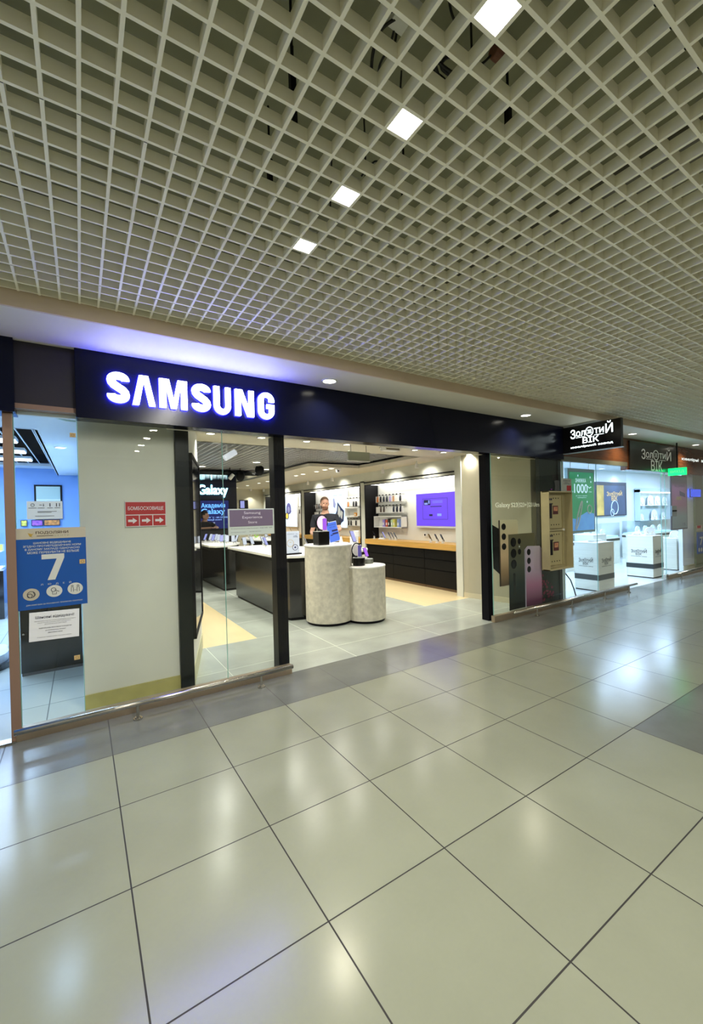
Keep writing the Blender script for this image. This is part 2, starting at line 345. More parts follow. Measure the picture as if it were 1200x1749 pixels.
# soffit downlights in the corridor
def downlight(x, y, z, r, watts, label, group, col=WARM, trim=None, spread=2.2, glow=None):
    t = thing('downlight', (x, y, z), label, 'downlight', group)
    MB().ring((0, 0, -0.002), r*1.12, r*0.14, 'Z', 28, 8).done('trim_ring', trim or plastic_w, t, smooth=True)
    MB().cyl((0, 0, -0.001), r*1.0, 0.006, seg=28).done('diffuser', glow or emat('warm_glow', (1.0, 0.95, 0.8), 9), t)
    disk_lamp('downlight_lamp', (0, 0, -0.0055), r*1.9, watts, col, t, spread)
    return t
for x, lab in ((-1.16, 'outside the frame to the left'), (1.86, 'above the dark shop fascia right of the white letters'), (4.88, 'above the right end of the black fascia'), (7.89, 'just beyond the projecting black jewellery sign'), (10.68, 'above the dark wooden jewellery fascia'), (13.6, 'at the far right')):
    downlight(x, 0.32, 2.80, 0.06, SOFFIT_W, 'round soffit downlight ' + lab, 'soffit downlights')

# ------------------------------------------------------------------ shop front shell
struct('trim_4', MB().box(-0.147, 6.155, 0.55, 0.70, 2.29, 2.80), fascia_m, 'black shop fascia board', 0.003)
struct('trim_5', MB().box(-0.50, -0.147, 0.60, 0.70, 2.36, 2.80), recess_m, 'recessed dark panel left of the fascia')
struct('trim_6', MB().box(-0.52, -0.147, 0.585, 0.68, 2.325, 2.36), post_m)
struct('trim_7', MB().box(-4, -0.495, 0.55, 0.75, 2.29, 2.80), fascia_m, 'dark fascia of the left shop')
struct('trim_8', MB().box(-0.57, -0.515, 0.60, 0.66, 0.0, 2.29), post_m, 'brown metal post at the left glass edge', 0.003)
MBs = MB().box(-3.0, -0.545, 0.58, 0.66, 0.0, 0.012); struct('trim_9', MBs, steel_m)
# dark posts beside the entrance
for i, (x0, x1, y0, y1) in enumerate(((1.435, 1.545, 0.70, 0.83), (4.50, 4.61, 0.70, 0.82))):
    o = struct('trim_%d' % (10+i), MB().box(x0, x1, y0, y1, 0, 2.30).box(x0+0.035, x0+0.045, y0-0.003, y0+0.01, 0, 2.29).box(x0+0.075, x0+0.08, y0-0.003, y0+0.01, 0, 2.29), black_m, bevel=0.002)
struct('trim_12', MB().box(0.575, 0.69, 0.86, 1.0, 0, 2.5), mat('dark_green_black', (0.008, 0.011, 0.011), 0.4, spec=0.2), 'dark post beside the pale pier', 0.002)
# pier between left shop and the store
struct('wall_left', MB().box(-0.14, 0.575, 0.90, 2.6, 0, 2.6), pier_m, 'pale painted pier behind the glass')
struct('baseboard_left', MB().box(-0.142, 0.58, 0.885, 0.90, 0, 0.115), skirt_m)
# slanted entrance wall on the left with framed dark panel
A = Vector((0.69, 0.88, 0)); B = Vector((1.02, 2.03, 0)); d = (B-A).normalized(); n = Vector((d.y, -d.x, 0)); Ls = (B-A).length
FS = frame(A, d, (0, 0, 1), n)                       # u along the wall, v up, n into the store
struct('wall_left', MB().box(0, Ls, 0, 2.5, -0.08, 0, mtx=FS), white_m, 'white splayed wall at the left of the entrance')
struct('baseboard_left', MB().box(0, Ls, 0, 0.17, 0, 0.008, mtx=FS), mat('pale_green_skirting', (0.62, 0.62, 0.42), 0.6))
t = thing('wall_display', tuple(A + d*0.5 + n*0.01), 'tall black framed glossy panel on the white splayed wall at the left entrance', 'display panel')
mb = MB(); u0, u1, v0, v1 = 0.0, Ls-0.12, 0.42, 2.12
for a, b_, c, e in ((u0, u1, v0, v0+0.03), (u0, u1, v1-0.03, v1), (u0, u0+0.02, v0, v1), (u1-0.035, u1, v0, v1)): mb.box(a, b_, c, e, 0.0, 0.03, mtx=FS)
mb.done('frame', matte_black, t); MB().box(u0+0.02, u1-0.035, v0+0.03, v1-0.03, 0.002, 0.022, mtx=FS).done('panel', mat('mirror_dark', (0.10, 0.11, 0.16), 0.04, 0.9), t)
worldify(t)
struct('wall_left', MB().box(0.45, 0.55, 2.0, 12.4, 0, 2.8).box(0.45, 1.0, 2.04, 2.12, 0, 2.5), wall_grey)
# right splayed wall
pts = [(5.46, 2.05), (5.475, 1.95), (5.64, 1.22), (5.72, 0.85), (6.05, 0.85), (6.05, 2.2), (5.46, 2.2)]
struct('wall_right', MB().prism(pts, 0, 2.5), beige_m, 'beige splayed wall right of the entrance')
pts2 = [(5.452, 2.06), (5.466, 1.94), (5.63, 1.21), (5.71, 0.85), (5.73, 0.86), (5.50, 1.96), (5.48, 2.06)]
struct('baseboard_right', MB().prism(pts2, 0, 0.085), mat('beige_skirting', (0.6, 0.55, 0.38), 0.5))
struct('wall_right', MB().box(5.44, 5.60, 2.05, 2.2, 0, 2.5), wall_grey)
struct('wall_back', MB().box(0.5, 6.2, 12.2, 12.35, 0, 2.9), mat('back_plaster', (0.60, 0.57, 0.44), 0.7, var=0.08, vscale=1.2))
struct("wall_right", MB().box(6.0, 6.1, 0.9, 12.4, 0, 3.0), white_m)
# pilasters, headers of three bays
bays = [(2.20, 5.35), (5.53, 8.70), (8.90, 12.0)]
mb = MB().box(5.60, 6.0, 2.05, 12.2, 2.26, 2.52)
for a, b_ in ((5.35, 5.53), (8.70, 8.90), (12.0, 12.2), (2.06, 2.20)): mb.box(5.60, 6.0, a, b_, 0, 2.3)
struct('wall_right', mb, wall_grey, 'grey plastered wall with three display bays')
mb = MB(); mk = MB()
for a, b_ in bays:
    mb.box(5.585, 5.62, a-0.01, a+0.015, 0.0, 2.265).box(5.585, 5.62, a, b_, 2.245, 2.268).box(5.60, 5.99, b_-0.02, b_, 0.9, 2.25).box(5.60, 5.62, a, b_, 2.185, 2.20)
    mk.box(5.60, 5.62, a+0.012, b_, 2.2, 2.246)
struct('trim_13', mb, matte_black, 'black bay frames'); struct('trim_14', mk, mat('header_grey', (0.45, 0.45, 0.38), 0.5))
# bay lamps: shallow light boxes behind each header
for a, b_ in bays:
    tag(MB().box(5.64, 5.97, a+0.05, b_-0.05, 2.20, 2.235).done('bay_lamp', emat('bay_glow', (1.0, 0.98, 0.92), 3.5)), 'glowing strip lamp behind the header of the wall bay %s' % ('nearest the entrance' if a < 3 else 'in the middle' if a < 6 else 'farthest away'), 'lamp')

# ------------------------------------------------------------------ store ceiling
sof = MB().box(0.5, 6.1, 0.70, 2.5, 2.50, 2.56).box(4.9, 6.1, 2.5, 4.49, 2.50, 2.56).box(3.7, 6.1, 4.49, 12.3, 2.50, 2.56)
sof.box(0.5, 6.1, 0.70, 0.80, 2.3, 2.5)
struct('ceiling', sof, mat('store_soffit', (0.56, 0.52, 0.40), 0.6, var=0.03), 'plain dropped border of the store ceiling')
lat = MB()
x = 0.6
while x < 4.95:
    lat.box(x-0.009, x+0.009, 2.5, 7.6, 2.60, 2.66); x += 0.1
y = 2.55
while y < 7.6:
    lat.box(0.5, 4.95, y-0.007, y+0.007, 2.6005, 2.6595); y += 0.1
struct('ceiling', lat, mat('silver_lattice', (0.50, 0.50, 0.50), 0.35, 0.3), 'open grey lattice of the store ceiling')
struct('ceiling', MB().box(0.5, 6.1, 2.5, 8.0, 3.0, 3.06), mat('plenum_black', (0.03, 0.03, 0.035), 0.7))
struct('ceiling', MB().box(0.5, 6.1, 7.6, 12.3, 2.74, 2.8), mat('raw_concrete', (0.25, 0.22, 0.17), 0.8, var=0.3, vscale=6), 'raw concrete ceiling at the back')
struct('wall_left', MB().box(0.5, 0.6, 2.5, 12.3, 2.45, 3.0).box(0.5, 6.1, 2.46, 2.5, 2.5, 3.05).box(6.0, 6.1, 2.5, 12.3, 2.5, 3.05), white_m)
# downlights of the border, the right soffit and hanging in the lattice
for i, x in enumerate((1.14, 1.75, 2.37, 2.99, 3.62, 4.24, 4.86, 5.46)):
    downlight(x, 1.87, 2.50, 0.045, STORE_W*0.8, 'small round downlight in the store entrance border', 'entrance border downlights', NEUT, mat('dark_ring', (0.05, 0.05, 0.04), 0.4))
for y in (4.72, 5.0, 5.4, 6.1, 6.5, 8.45, 9.14, 10.2, 11.3):
    downlight(4.34, y, 2.50, 0.05, STORE_W, 'small round downlight in the white border along the wall bays', 'bay border downlights', NEUT)
for (x, y) in ((2.58, 2.95), (3.41, 2.95), (4.26, 2.95), (1.5, 2.95), (1.6, 5.0), (2.8, 5.0), (2.0, 6.1), (3.45, 6.2)):
    downlight(x, y, 2.595, 0.07, STORE_W*2, 'round white lamp set in the grey store ceiling lattice', 'lattice lamps', NEUT)
# wall washers that draw bright scallops above the bays
for y in (3.0, 4.1, 6.3, 7.7, 10.0, 11.2):
    t = thing('spotlight', (5.25, y, 2.50), 'small white spotlight aimed at the wall above the display bays', 'spotlight', 'wall washer spotlights')
    MB().cyl((0, 0, -0.03), 0.012, 0.06, seg=10).done('stem', plastic_w, t)
    MB().cyl((0, 0, -0.09), 0.035, 0.09, seg=20, r2=0.03).done('lamp_head', plastic_w, t, smooth=False)
    disk_lamp('spot_lamp', (0.01, 0, -0.138), 0.05, 4.0, NEUT, t, 1.9, rot=(0, -0.9, 0))
def round_speaker(x, y, z, lab):
    t = thing('ceiling_speaker', (x, y, z), lab, 'speaker')
    MB().cyl((0, 0, 0.15), 0.008, 0.3, seg=8).done('stem', matte_black, t)
    MB().ball((0, 0, -0.07), 0.10, 0.10, 0.12).done('speaker_body', matte_black, t, smooth=True)
round_speaker(2.88, 6.3, 2.50, 'round black speaker hanging left under the store lattice ceiling')
round_speaker(3.15, 5.8, 2.594, 'round black speaker hanging right under the store lattice ceiling')
t = thing('spotlight', (1.70, 3.2, 2.60), 'white cylindrical spotlight hanging left in the store ceiling', 'spotlight')
MB().cyl((0, 0, -0.05), 0.012, 0.1, seg=10).done('stem', plastic_w, t)
MB().cyl((0, 0, 0), 0.045, 0.2, seg=24, mtx=Matrix.Translation((0.05, 0, -0.15)) @ Matrix.Rotation(1.0, 4, 'Y')).done('lamp_head', emat('spot_body', (0.9, 0.95, 1.0), 0.6), t, smooth=False)
t = thing('spotlight', (2.62, 6.2, 2.60), 'small white spotlight tilted beside the black ceiling speakers', 'spotlight')
MB().cyl((0, 0, -0.08), 0.01, 0.16, seg=10).done('stem', matte_black, t)
MB().cyl((0, 0, 0), 0.04, 0.13, seg=20, mtx=Matrix.Translation((0.03, 0, -0.2)) @ Matrix.Rotation(0.7, 4, 'Y')).done('lamp_head', plastic_w, t)
t = thing('hanging_sign', (3.14, 1.8, 2.27), 'blank pale panel hanging from the store entrance ceiling', 'sign')
MB().box(-0.18, 0.18, -0.012, 0.012, 0, 0.125).done('panel', mat('pale_sign', (0.42, 0.45, 0.38), 0.4), t, 0.003)
MB().box(-0.185, 0.185, -0.02, 0.02, -0.012, 0.0).done('bottom_rail', plastic_w, t)
for s in (-0.13, 0.13): MB().cyl((s, 0, 0.178), 0.004, 0.108, seg=8).done('hanger', matte_black, t)
t = thing('security_camera', (4.48, 4.67, 2.50), 'white dome security camera under the store border', 'security camera')
MB().cyl((0, 0, -0.015), 0.06, 0.03, seg=24).done('base', plastic_w, t); MB().ball((0, 0, -0.05), 0.05).done('dome', plastic_w, t, smooth=True); MB().cyl((-0.02, -0.045, -0.06), 0.015, 0.02, 'Y', seg=14).done('lens', phone_dark, t)
t = thing('air_unit', (3.70, 1.80, 2.50), 'flat white box mounted on the entrance border right of the hanging panel', 'ceiling box')
MB().box(-0.13, 0.13, -0.07, 0.07, -0.06, 0).done('body', plastic_w, t, 0.006); MB().box(-0.12, 0.12, -0.072, -0.07, -0.05, -0.03).done('slot', mat('brown_slot', (0.2, 0.14, 0.09), 0.5), t)

# ------------------------------------------------------------------ sign letters of the fascia
sg = thing('fascia_lettering', (0.72, 0.55, 2.42), 'large white backlit letters with violet blue glow on the black fascia', 'sign')
FF = frame((-0.72, -0.0, -2.42), (1, 0, 0), (0, 0, 1), (0, -1, 0))
word = 'SΛMSUNG'
lx = [(0.054, 0.200), (0.222, 0.380), (0.413, 0.620), (0.660, 0.806), (0.838, 0.978), (1.021, 1.185), (1.230, 1.378)]
face_e = emat('letter_face', (0.70, 0.78, 1.0), 9.0); halo_e = emat('letter_halo', (0.006, 0.006, 1.0), 70.0)
def stroke_letter(ch, x0, x1, z0, z1):
    mb = MB(); W = x1-x0; H = z1-z0; T = 0.05
    def P(pp): return [(x0+a*W, z0+b*H) for a, b in pp]
    def ext(pp):
        mb.prism(P(pp), 0.0, 0.018, mtx=FF @ Matrix.Translation((0, 0, 0.022)))
    def arc(cx, cy, ro, ri, a0, a1, ky=1.0, n=14):
        o = [(cx+ro*math.cos(a0+(a1-a0)*i/n), cy+ro*ky*math.sin(a0+(a1-a0)*i/n)) for i in range(n+1)]
        q = [(cx+ri*math.cos(a0+(a1-a0)*i/n), cy+ri*ky*math.sin(a0+(a1-a0)*i/n)) for i in range(n+1)]
        return o, q
    if ch == 'Λ':
        ext([(0, 0), (0.30, 1), (0.70, 1), (1, 0), (0.72, 0), (0.5, 0.80), (0.28, 0)])
    elif ch == 'M':
        ext([(0, 0), (0, 1), (0.34, 1), (0.5, 0.30), (0.66, 1), (1, 1), (1, 0), (0.77, 0), (0.77, 0.78), (0.6, 0), (0.4, 0), (0.23, 0.78), (0.23, 0)])
    elif ch == 'N':
        ext([(0, 0), (0, 1), (0.36, 1), (0.72, 0.32), (0.72, 1), (1, 1), (1, 0), (0.65, 0), (0.28, 0.70), (0.28, 0)])
    elif ch == 'U':
        o = [(0, 1), (0, 0.30)]+[(0.5-0.5*math.cos(a), 0.30-0.32*math.sin(a)) for a in [PI*i/14 for i in range(1, 14)]]+[(1, 0.30), (1, 1), (0.68, 1), (0.68, 0.3)]
        q = [(0.5+0.18*math.cos(a), 0.30-0.13*math.sin(a)) for a in [PI*i/10 for i in range(1, 10)]]+[(0.32, 0.30), (0.32, 1)]
        ext(o+q)
    elif ch == 'G':
        o = [(0.66, 0.66), (1.0, 0.66), (1.0, 0.72)]+[(0.5+0.5*math.cos(a), 0.70+0.32*math.sin(a)) for a in [PI*i/14 for i in range(1, 14)]]+[(0, 0.70), (0, 0.30)]
        o += [(0.5-0.5*math.cos(a), 0.30-0.32*math.sin(a)) for a in [PI*i/14 for i in range(1, 14)]]+[(1.0, 0.30), (1.0, 0.56), (0.52, 0.56), (0.52, 0.40), (0.68, 0.40), (0.68, 0.28)]
        o += [(0.5+0.18*math.cos(a), 0.28-0.12*math.sin(a)) for a in [PI*i/8 for i in range(1, 8)]]+[(0.32, 0.28), (0.32, 0.72)]+[(0.5-0.18*math.cos(a), 0.74+0.10*math.sin(a)) for a in [PI*i/8 for i in range(1, 8)]]+[(0.66, 0.72)]
        ext(o)
    else:                                             # S: one snaking band with blunt ends
        c = []
        for i in range(13): a = math.radians(-5+(185)*i/12); c.append((0.5+0.33*math.cos(a), 0.745+0.135*math.sin(a)))
        c += [(0.20, 0.66), (0.30, 0.58), (0.5, 0.50), (0.70, 0.42), (0.80, 0.34)]
        for i in range(13): a = math.radians(0-185*i/12); c.append((0.5+0.33*math.cos(a), 0.255+0.135*math.sin(a)))
        L_, R_ = [], []
        for i, p in enumerate(c):
            q0 = c[max(0, i-1)]; q1 = c[min(len(c)-1, i+1)]; tx, ty = (q1[0]-q0[0])*W, (q1[1]-q0[1])*H; l = math.hypot(tx, ty); nx, ny = -ty/l, tx/l
            hw = 0.027
            L_.append((p[0]+nx*hw/W, p[1]+ny*hw/H)); R_.append((p[0]-nx*hw/W, p[1]-ny*hw/H))
        for i in range(len(c)-1): mb.prism(P([L_[i], L_[i+1], R_[i+1], R_[i]]), 0, 0.018, mtx=FF @ Matrix.Translation((0, 0, 0.022)))
        bmesh.ops.remove_doubles(mb.bm, verts=mb.bm.verts, dist=0.0004)
    return mb
for ch, (a, b_) in zip(word, lx):
    z0, z1 = 2.424, 2.654
    o = stroke_letter(ch, a, b_, z0, z1).done('letter', face_e, sg)
    h = stroke_letter(ch, a-0.004, b_+0.004, z0-0.004, z1+0.004).done('halo_backing', halo_e, o)
    h.location = (0, 0.020, 0)

# ------------------------------------------------------------------ glazing
gi = [0]
def pane(x0, x1, z0, z1, y=0.62, m=None):
    gi[0] += 1
    o = struct('window_%d' % gi[0], MB().box(x0, x1, y-0.005, y+0.005, z0, z1), m or glass_m)
    MB().box(x0-0.0022, x0+0.0022, y-0.0052, y+0.0052, z0, z1).done('glass_edge', edge_m, o); return o
pane(-0.512, -0.146, 0.09, 2.33); pane(-0.143, 0.916, 0.09, 2.33); pane(0.920, 1.515, 0.09, 2.33)
pane(4.502, 6.20, 0.09, 2.33, m=glass_g); pane(6.204, 7.22, 0.09, 2.33); pane(7.224, 8.28, 0.09, 2.33)
pane(9.74, 9.90, 0.02, 2.22); pane(9.93, 12.0, 0.09, 2.22); pane(12.004, 14.5, 0.09, 2.22)
for a, b_ in ((-0.545, 1.522), (4.49, 8.29), (9.90, 14.5)):
    struct('trim_%d' % (20+int(a)), MB().box(a, b_, 0.59, 0.65, 0, 0.085), sill_m, 'metal channel holding the glass', 0.002)
def kick_rail(x0, x1, feet, lab):
    t = thing('kick_rail', ((x0+x1)/2, 0.455, 0), lab, 'rail')
    xc = (x0+x1)/2
    MB().cyl((0, 0, 0.12), 0.019, x1-x0, 'X', seg=20).done('rail_tube', steel_m, t, smooth=True)
    for f in feet:
        MB().cyl((f-xc, 0, 0.055), 0.011, 0.10, seg=14).cyl((f-xc, 0, 0.006), 0.032, 0.012, seg=24).cyl((f-xc, 0, 0.016), 0.02, 0.01, seg=20).done('rail_foot', steel_m, t)
kick_rail(-0.54, 1.47, (0.19, 1.165), 'long steel kick rail in front of the left shop window')
kick_rail(4.72, 8.25, (5.24, 6.13, 7.12, 7.95), 'long steel kick rail under the phone graphic and jewellery glass')
kick_rail(10.05, 13.5, (10.22, 11.5, 12.7), 'steel kick rail at the far right window')

# ================================================================== STORE FURNITURE
purple_e = emat('screen_purple', (0.35, 0.08, 0.75), 1.0); lilac_e = emat('screen_lilac', (0.35, 0.38, 0.85), 0.8)
blue_e = emat('screen_blue', (0.05, 0.16, 0.75), 1.0); white_e = emat('white_letters', (1, 1, 1), 2.5)
chrome = mat('chrome', (0.7, 0.7, 0.7), 0.12, 1.0)
panel_gloss = mat('gloss_black_panel', (0.005, 0.005, 0.005), 0.2, 0.0, spec=0.35)
body_gloss = mat('dark_mirror_panel', (0.004, 0.004, 0.004), 0.12, 0.0, spec=1.0)
# worktop in each wall bay, drawers below
for k, (a, b_) in enumerate(bays):
    where = ('nearest the entrance', 'in the middle of the right wall', 'farthest along the right wall')[k]
    tag(MB().box(5.565, 5.985, a+0.02, b_-0.02, 0.785, 0.90).done('worktop', oak_m, bevel=0.003), 'thick oak worktop in the wall bay ' + where, 'worktop')
    n = 3; wd = (b_-a-0.04)/n
    for i in range(n):
        y0 = a+0.02+i*wd; y1 = y0+wd-0.004
        t = thing('drawer_unit', (5.62, (y0+y1)/2, 0), '%s black drawer unit from the entrance under the oak worktop %s' % (('first', 'second', 'third')[i], ('nearest the entrance', 'in the middle', 'farthest away')[k]), 'drawer unit')
        MB().box(0.02, 0.36, -wd/2+0.002, wd/2-0.004, 0.05, 0.783).done('body', matte_black, t)
        MB().box(0.03, 0.35, -wd/2+0.004, wd/2-0.006, 0.0, 0.05).done('plinth', mat('brown_plinth', (0.16, 0.10, 0.05), 0.5), t)
        for z0, z1 in ((0.065, 0.37), (0.385, 0.575), (0.590, 0.775)):
            dr = MB().box(0.0, 0.018, -wd/2+0.003, wd/2-0.005, z0, z1).done('drawer', mat('drawer_black', (0.004, 0.004, 0.0045), 0.45, spec=0.2), t, 0.002)
            if z0 > 0.58: MB().cyl((-0.003, -wd/2+0.06, 0.70), 0.009, 0.006, 'X', seg=14).done('lock', chrome, dr)
def screen_part(mb, F, *a): return flat(mb, F, *a)
# tablet-like wall screen in bay one
t = thing('wall_television', (5.93, 3.19, 1.18), 'wide wall television showing a violet blue picture in the bay nearest the entrance', 'television')
F = fX(5.915)
MB().box(5.92, 5.975, 2.555, 3.825, 1.185, 1.925).done('frame', plastic_w, t, 0.004)
mv = mat('violet_screen', (0.05, 0.03, 0.2), 0.3, emis=(0.13, 0.06, 0.75), es=1.0)
flat(MB(), F, -3.805, -2.60, 1.225, 1.905, 0, 0.003).done('screen', mv, t)
mb = MB()
for a in ((-3.60, -2.86, 1.36, 1.366), (-3.60, -2.86, 1.79, 1.796), (-3.60, -3.594, 1.36, 1.796), (-2.866, -2.86, 1.36, 1.796)): flat(mb, F, *a, 0.0035, 0.001)
flat(mb, F, -3.36, -3.03, 1.62, 1.635, 0.0035, 0.001); flat(mb, F, -3.40, -3.30, 1.43, 1.47, 0.0035, 0.001); flat(mb, F, -3.56, -3.36, 1.66, 1.77, 0.0035, 0.001)
mb.done('screen_graphic', mat('navy_screen', (0.02, 0.02, 0.1), 0.4), t)
mb = MB()
flat(mb, F, -3.54, -3.44, 1.67, 1.71, 0.005, 0.001); flat(mb, F, -3.42, -3.38, 1.69, 1.76, 0.005, 0.001); flat(mb, F, -3.16, -3.04, 1.43, 1.48, 0.0035, 0.001)
for z in (1.70, 1.72, 1.74): flat(mb, F, -3.30, -3.0, z, z+0.005, 0.0035, 0.001)
mb.done('screen_lettering', emat('pale_blue_screen', (0.25, 0.35, 0.9), 1.0), t); worldify(t)

def rack_row(y0, y1, z0, z1, where, xb=5.97, depth=0.10):
    """white tray with a fringe of hooks"""
    t = thing('accessory_rack', (xb, (y0+y1)/2, z0), 'white slim rack with hooks, ' + where, 'rack')
    MB().box(-depth, -depth+0.008, -(y1-y0)/2, (y1-y0)/2, 0, (z1-z0)*0.78).box(-depth, 0, -(y1-y0)/2, (y1-y0)/2, 0, 0.012).done('tray', plastic_w, t, 0.002)
    mb = MB(); n = max(3, int((y1-y0)/0.13))
    for i in range(n):
        yy = -(y1-y0)/2+(i+0.5)*(y1-y0)/n
        mb.box(-depth-0.03, 0, yy-0.004, yy+0.004, z1-z0-0.03, z1-z0-0.022).box(-depth-0.03, -depth-0.025, yy-0.022, yy+0.022, z1-z0-0.03, z1-z0-0.005)
    mb.done('hooks', matte_black, t)
case_cols = {'black': phone_dark, 'orange': mat('case_orange', (0.75, 0.25, 0.05), 0.5), 'lilac': mat('case_lilac', (0.5, 0.42, 0.8), 0.5), 'white': plastic_w, 'tan': mat('case_tan', (0.55, 0.28, 0.12), 0.5), 'brown': mat('case_brown', (0.08, 0.05, 0.04), 0.5)}
def case(y, z, col, lab, grp, xb=5.855, h=0.13, wd=0.055):
    key = 'case_'+col
    if key not in PROTO:
        t = thing('phone_case', (0, 0, 0), lab, 'phone case', grp)
        mb = MB(); mb.prism(roundrect(-wd/2, wd/2, -h/2, h/2, 0.012, 4), 0, 0.008, mtx=fX(0)); mb.done('case', case_cols[col], t)
        MB().prism(roundrect(-wd/2+0.006, -wd/2+0.024, h/2-0.045, h/2-0.006, 0.006, 3), 0.008, 0.011, mtx=fX(0)).done('camera_cutout', mat('mid_grey', (0.3, 0.3, 0.3), 0.5), t)
        PROTO[key] = t; r = t
    else: r = copy_tree(PROTO[key], label=lab, group=grp)
    r.location = (xb, y, z); return r
PROTO = {}
rack_row(4.20, 5.26, 1.76, 1.96, 'upper of the two in the bay nearest the entrance')
rack_row(4.20, 5.26, 1.50, 1.71, 'lower of the two in the bay nearest the entrance')
row = ['orange', 'black', 'black', 'black', 'lilac', 'tan', None, 'black']
for i, c in enumerate(row):
    if c:
        if c == 'black': case(5.16-i*0.125, 1.845, c, 'black phone case hanging on the upper rack nearest the entrance', 'black cases on the upper rack')
        else: case(5.16-i*0.125, 1.845, c, c+' phone case hanging on the upper rack nearest the entrance', None)
row = [None, 'brown', 'brown', 'white', None, 'black', 'black', 'black']
for i, c in enumerate(row):
    if c: case(5.16-i*0.125, 1.60, c, c+' phone case hanging on the lower rack nearest the entrance', c+' cases on the lower rack')
def box_shelf(y0, y1, z0, z1, where):
    t = thing('box_shelf', (5.97, (y0+y1)/2, z0), 'white open box shelf ' + where, 'shelf')
    w_ = (y1-y0)/2
    MB().box(-0.16, 0, -w_, w_, 0, 0.02).box(-0.16, 0, -w_, w_, z1-z0-0.02, z1-z0).box(-0.16, 0, -w_, -w_+0.02, 0, z1-z0).box(-0.16, 0, w_-0.02, w_, 0, z1-z0).box(-0.01, 0, -w_, w_, 0, z1-z0).done('shelf_box', plastic_w, t, 0.003)
box_shelf(4.20, 5.28, 1.17, 1.44, 'below the racks in the bay nearest the entrance')
for y, c, hh, nm in ((4.92, (0.35, 0.28, 0.7), 0.17, 'lilac'), (4.80, (0.65, 0.10, 0.04), 0.16, 'red'), (4.715, (0.03, 0.03, 0.03), 0.19, 'dark'), (4.60, (0.45, 0.62, 0.4), 0.17, 'pale green'), (4.52, (0.75, 0.70, 0.15), 0.18, 'yellow'), (4.36, (0.30, 0.40, 0.75), 0.18, 'light blue')):
    t = thing('accessory_box', (5.87, y, 1.19), nm+' accessory box standing in the white box shelf', 'box')
    MB().box(-0.035, 0.035, -0.035, 0.035, 0, hh).done('carton', mat('carton_'+nm.replace(' ', '_'), c, 0.5), t, 0.003)
    MB().box(-0.037, -0.035, -0.02, 0.02, 0.04, 0.10).done('front_label', plastic_w, t)
# accessories in the second bay (right of the poster seen from here) and slim racks beyond it
rack_row(6.0, 6.62, 1.70, 1.95, 'upper one right of the light box poster'); rack_row(6.0, 6.62, 1.18, 1.40, 'lower one right of the light box poster')
box_shelf(6.0, 6.64, 1.43, 1.68, 'between the two racks right of the light box poster')
for i, c in enumerate(('orange', None, 'black', 'black')):
    if c: case(6.52-i*0.13, 1.77, c, c+' phone case hanging right of the light box poster, upper rack', 'upper cases right of the poster')
for i, c in enumerate(('black', 'black', None, 'black')):
    if c: case(6.52-i*0.12, 1.27, c, 'black phone case hanging right of the light box poster, lower rack', 'lower cases right of the poster')
t = thing('accessory_box', (5.87, 6.15, 1.45), 'orange accessory box on the shelf right of the light box poster', 'box')
MB().box(-0.04, 0.04, -0.05, 0.05, 0, 0.09).done('carton', mat('carton_orange', (0.8, 0.35, 0.02), 0.5), t, 0.003); MB().box(-0.042, -0.04, -0.03, 0.03, 0.02, 0.06).done('front_label', plastic_w, t)
rack_row(7.95, 8.55, 1.68, 1.84, 'upper one left of the light box poster'); rack_row(7.95, 8.55, 1.45, 1.62, 'lower one left of the light box poster')
for i, c in enumerate(('black', 'brown', 'black', 'black')):
    case(8.47-i*0.13, 1.745, c, c+' phone case left of the light box poster, upper rack', c+' cases left of the poster')
for i, c in enumerate(('white', 'black')):
    case(8.40-i*0.2, 1.52, c, c+' phone case left of the light box poster, lower rack', None)
# light boxes with pictures
def light_box(y0, y1, z0, z1, lab, col=(0.60, 0.78, 1.0)):
    t = thing('light_box_poster', (5.95, (y0+y1)/2, z0), lab, 'poster')
    MB().box(5.93, 5.985, y0, y1, z0, z1).done('frame', plastic_w, t, 0.004)
    flat(MB(), fX(5.928), -y1+0.015, -y0-0.015, z0+0.015, z1-0.015, 0, 0.002).done('picture', mat('sky_print_%d' % int(y0), col, 0.5, emis=col, es=0.75), t)
    return t
t = light_box(6.72, 7.72, 1.12, 2.19, 'tall pale blue lit poster of an open folding phone in the middle bay')
F = fX(5.9255)
def poly(mb, F, pts, d=0.0, th=0.001): return mb.prism(pts, d, d+th, mtx=F)
mb = poly(MB(), F, [(-7.22, 1.86), (-7.02, 1.70), (-6.86, 1.60), (-6.90, 1.32), (-7.05, 1.25), (-7.24, 1.42), (-7.34, 1.52), (-7.26, 1.62)]).done('printed_phone', mat('print_navy', (0.03, 0.05, 0.16), 0.5), t)
mb = poly(MB(), F, [(-7.18, 1.76), (-7.08, 1.66), (-7.04, 1.5), (-7.14, 1.40), (-7.22, 1.5)], 0.0012); poly(mb, F, [(-7.04, 1.62), (-6.93, 1.56), (-6.98, 1.36), (-7.06, 1.42)], 0.0012)
mb.done('printed_glare', mat('print_white', (0.8, 0.85, 0.9), 0.5), t)
mb = poly(MB(), F, [(-7.48, 1.95), (-7.40, 1.98), (-7.32, 1.80), (-7.36, 1.68), (-7.46, 1.72)]); mb.done('printed_fold', mat('print_lilac', (0.35, 0.38, 0.7), 0.5), t)
fit(MB(), 'Galaxy Z Fold4', F, -7.46, -6.98, 2.02, 2.06).done('lettering', mat('print_navy', (0, 0, 0)), t)
worldify(t)
t = light_box(9.95, 11.05, 1.10, 2.18, 'tall pale blue lit poster with two rounded wearable shapes in the far bay')
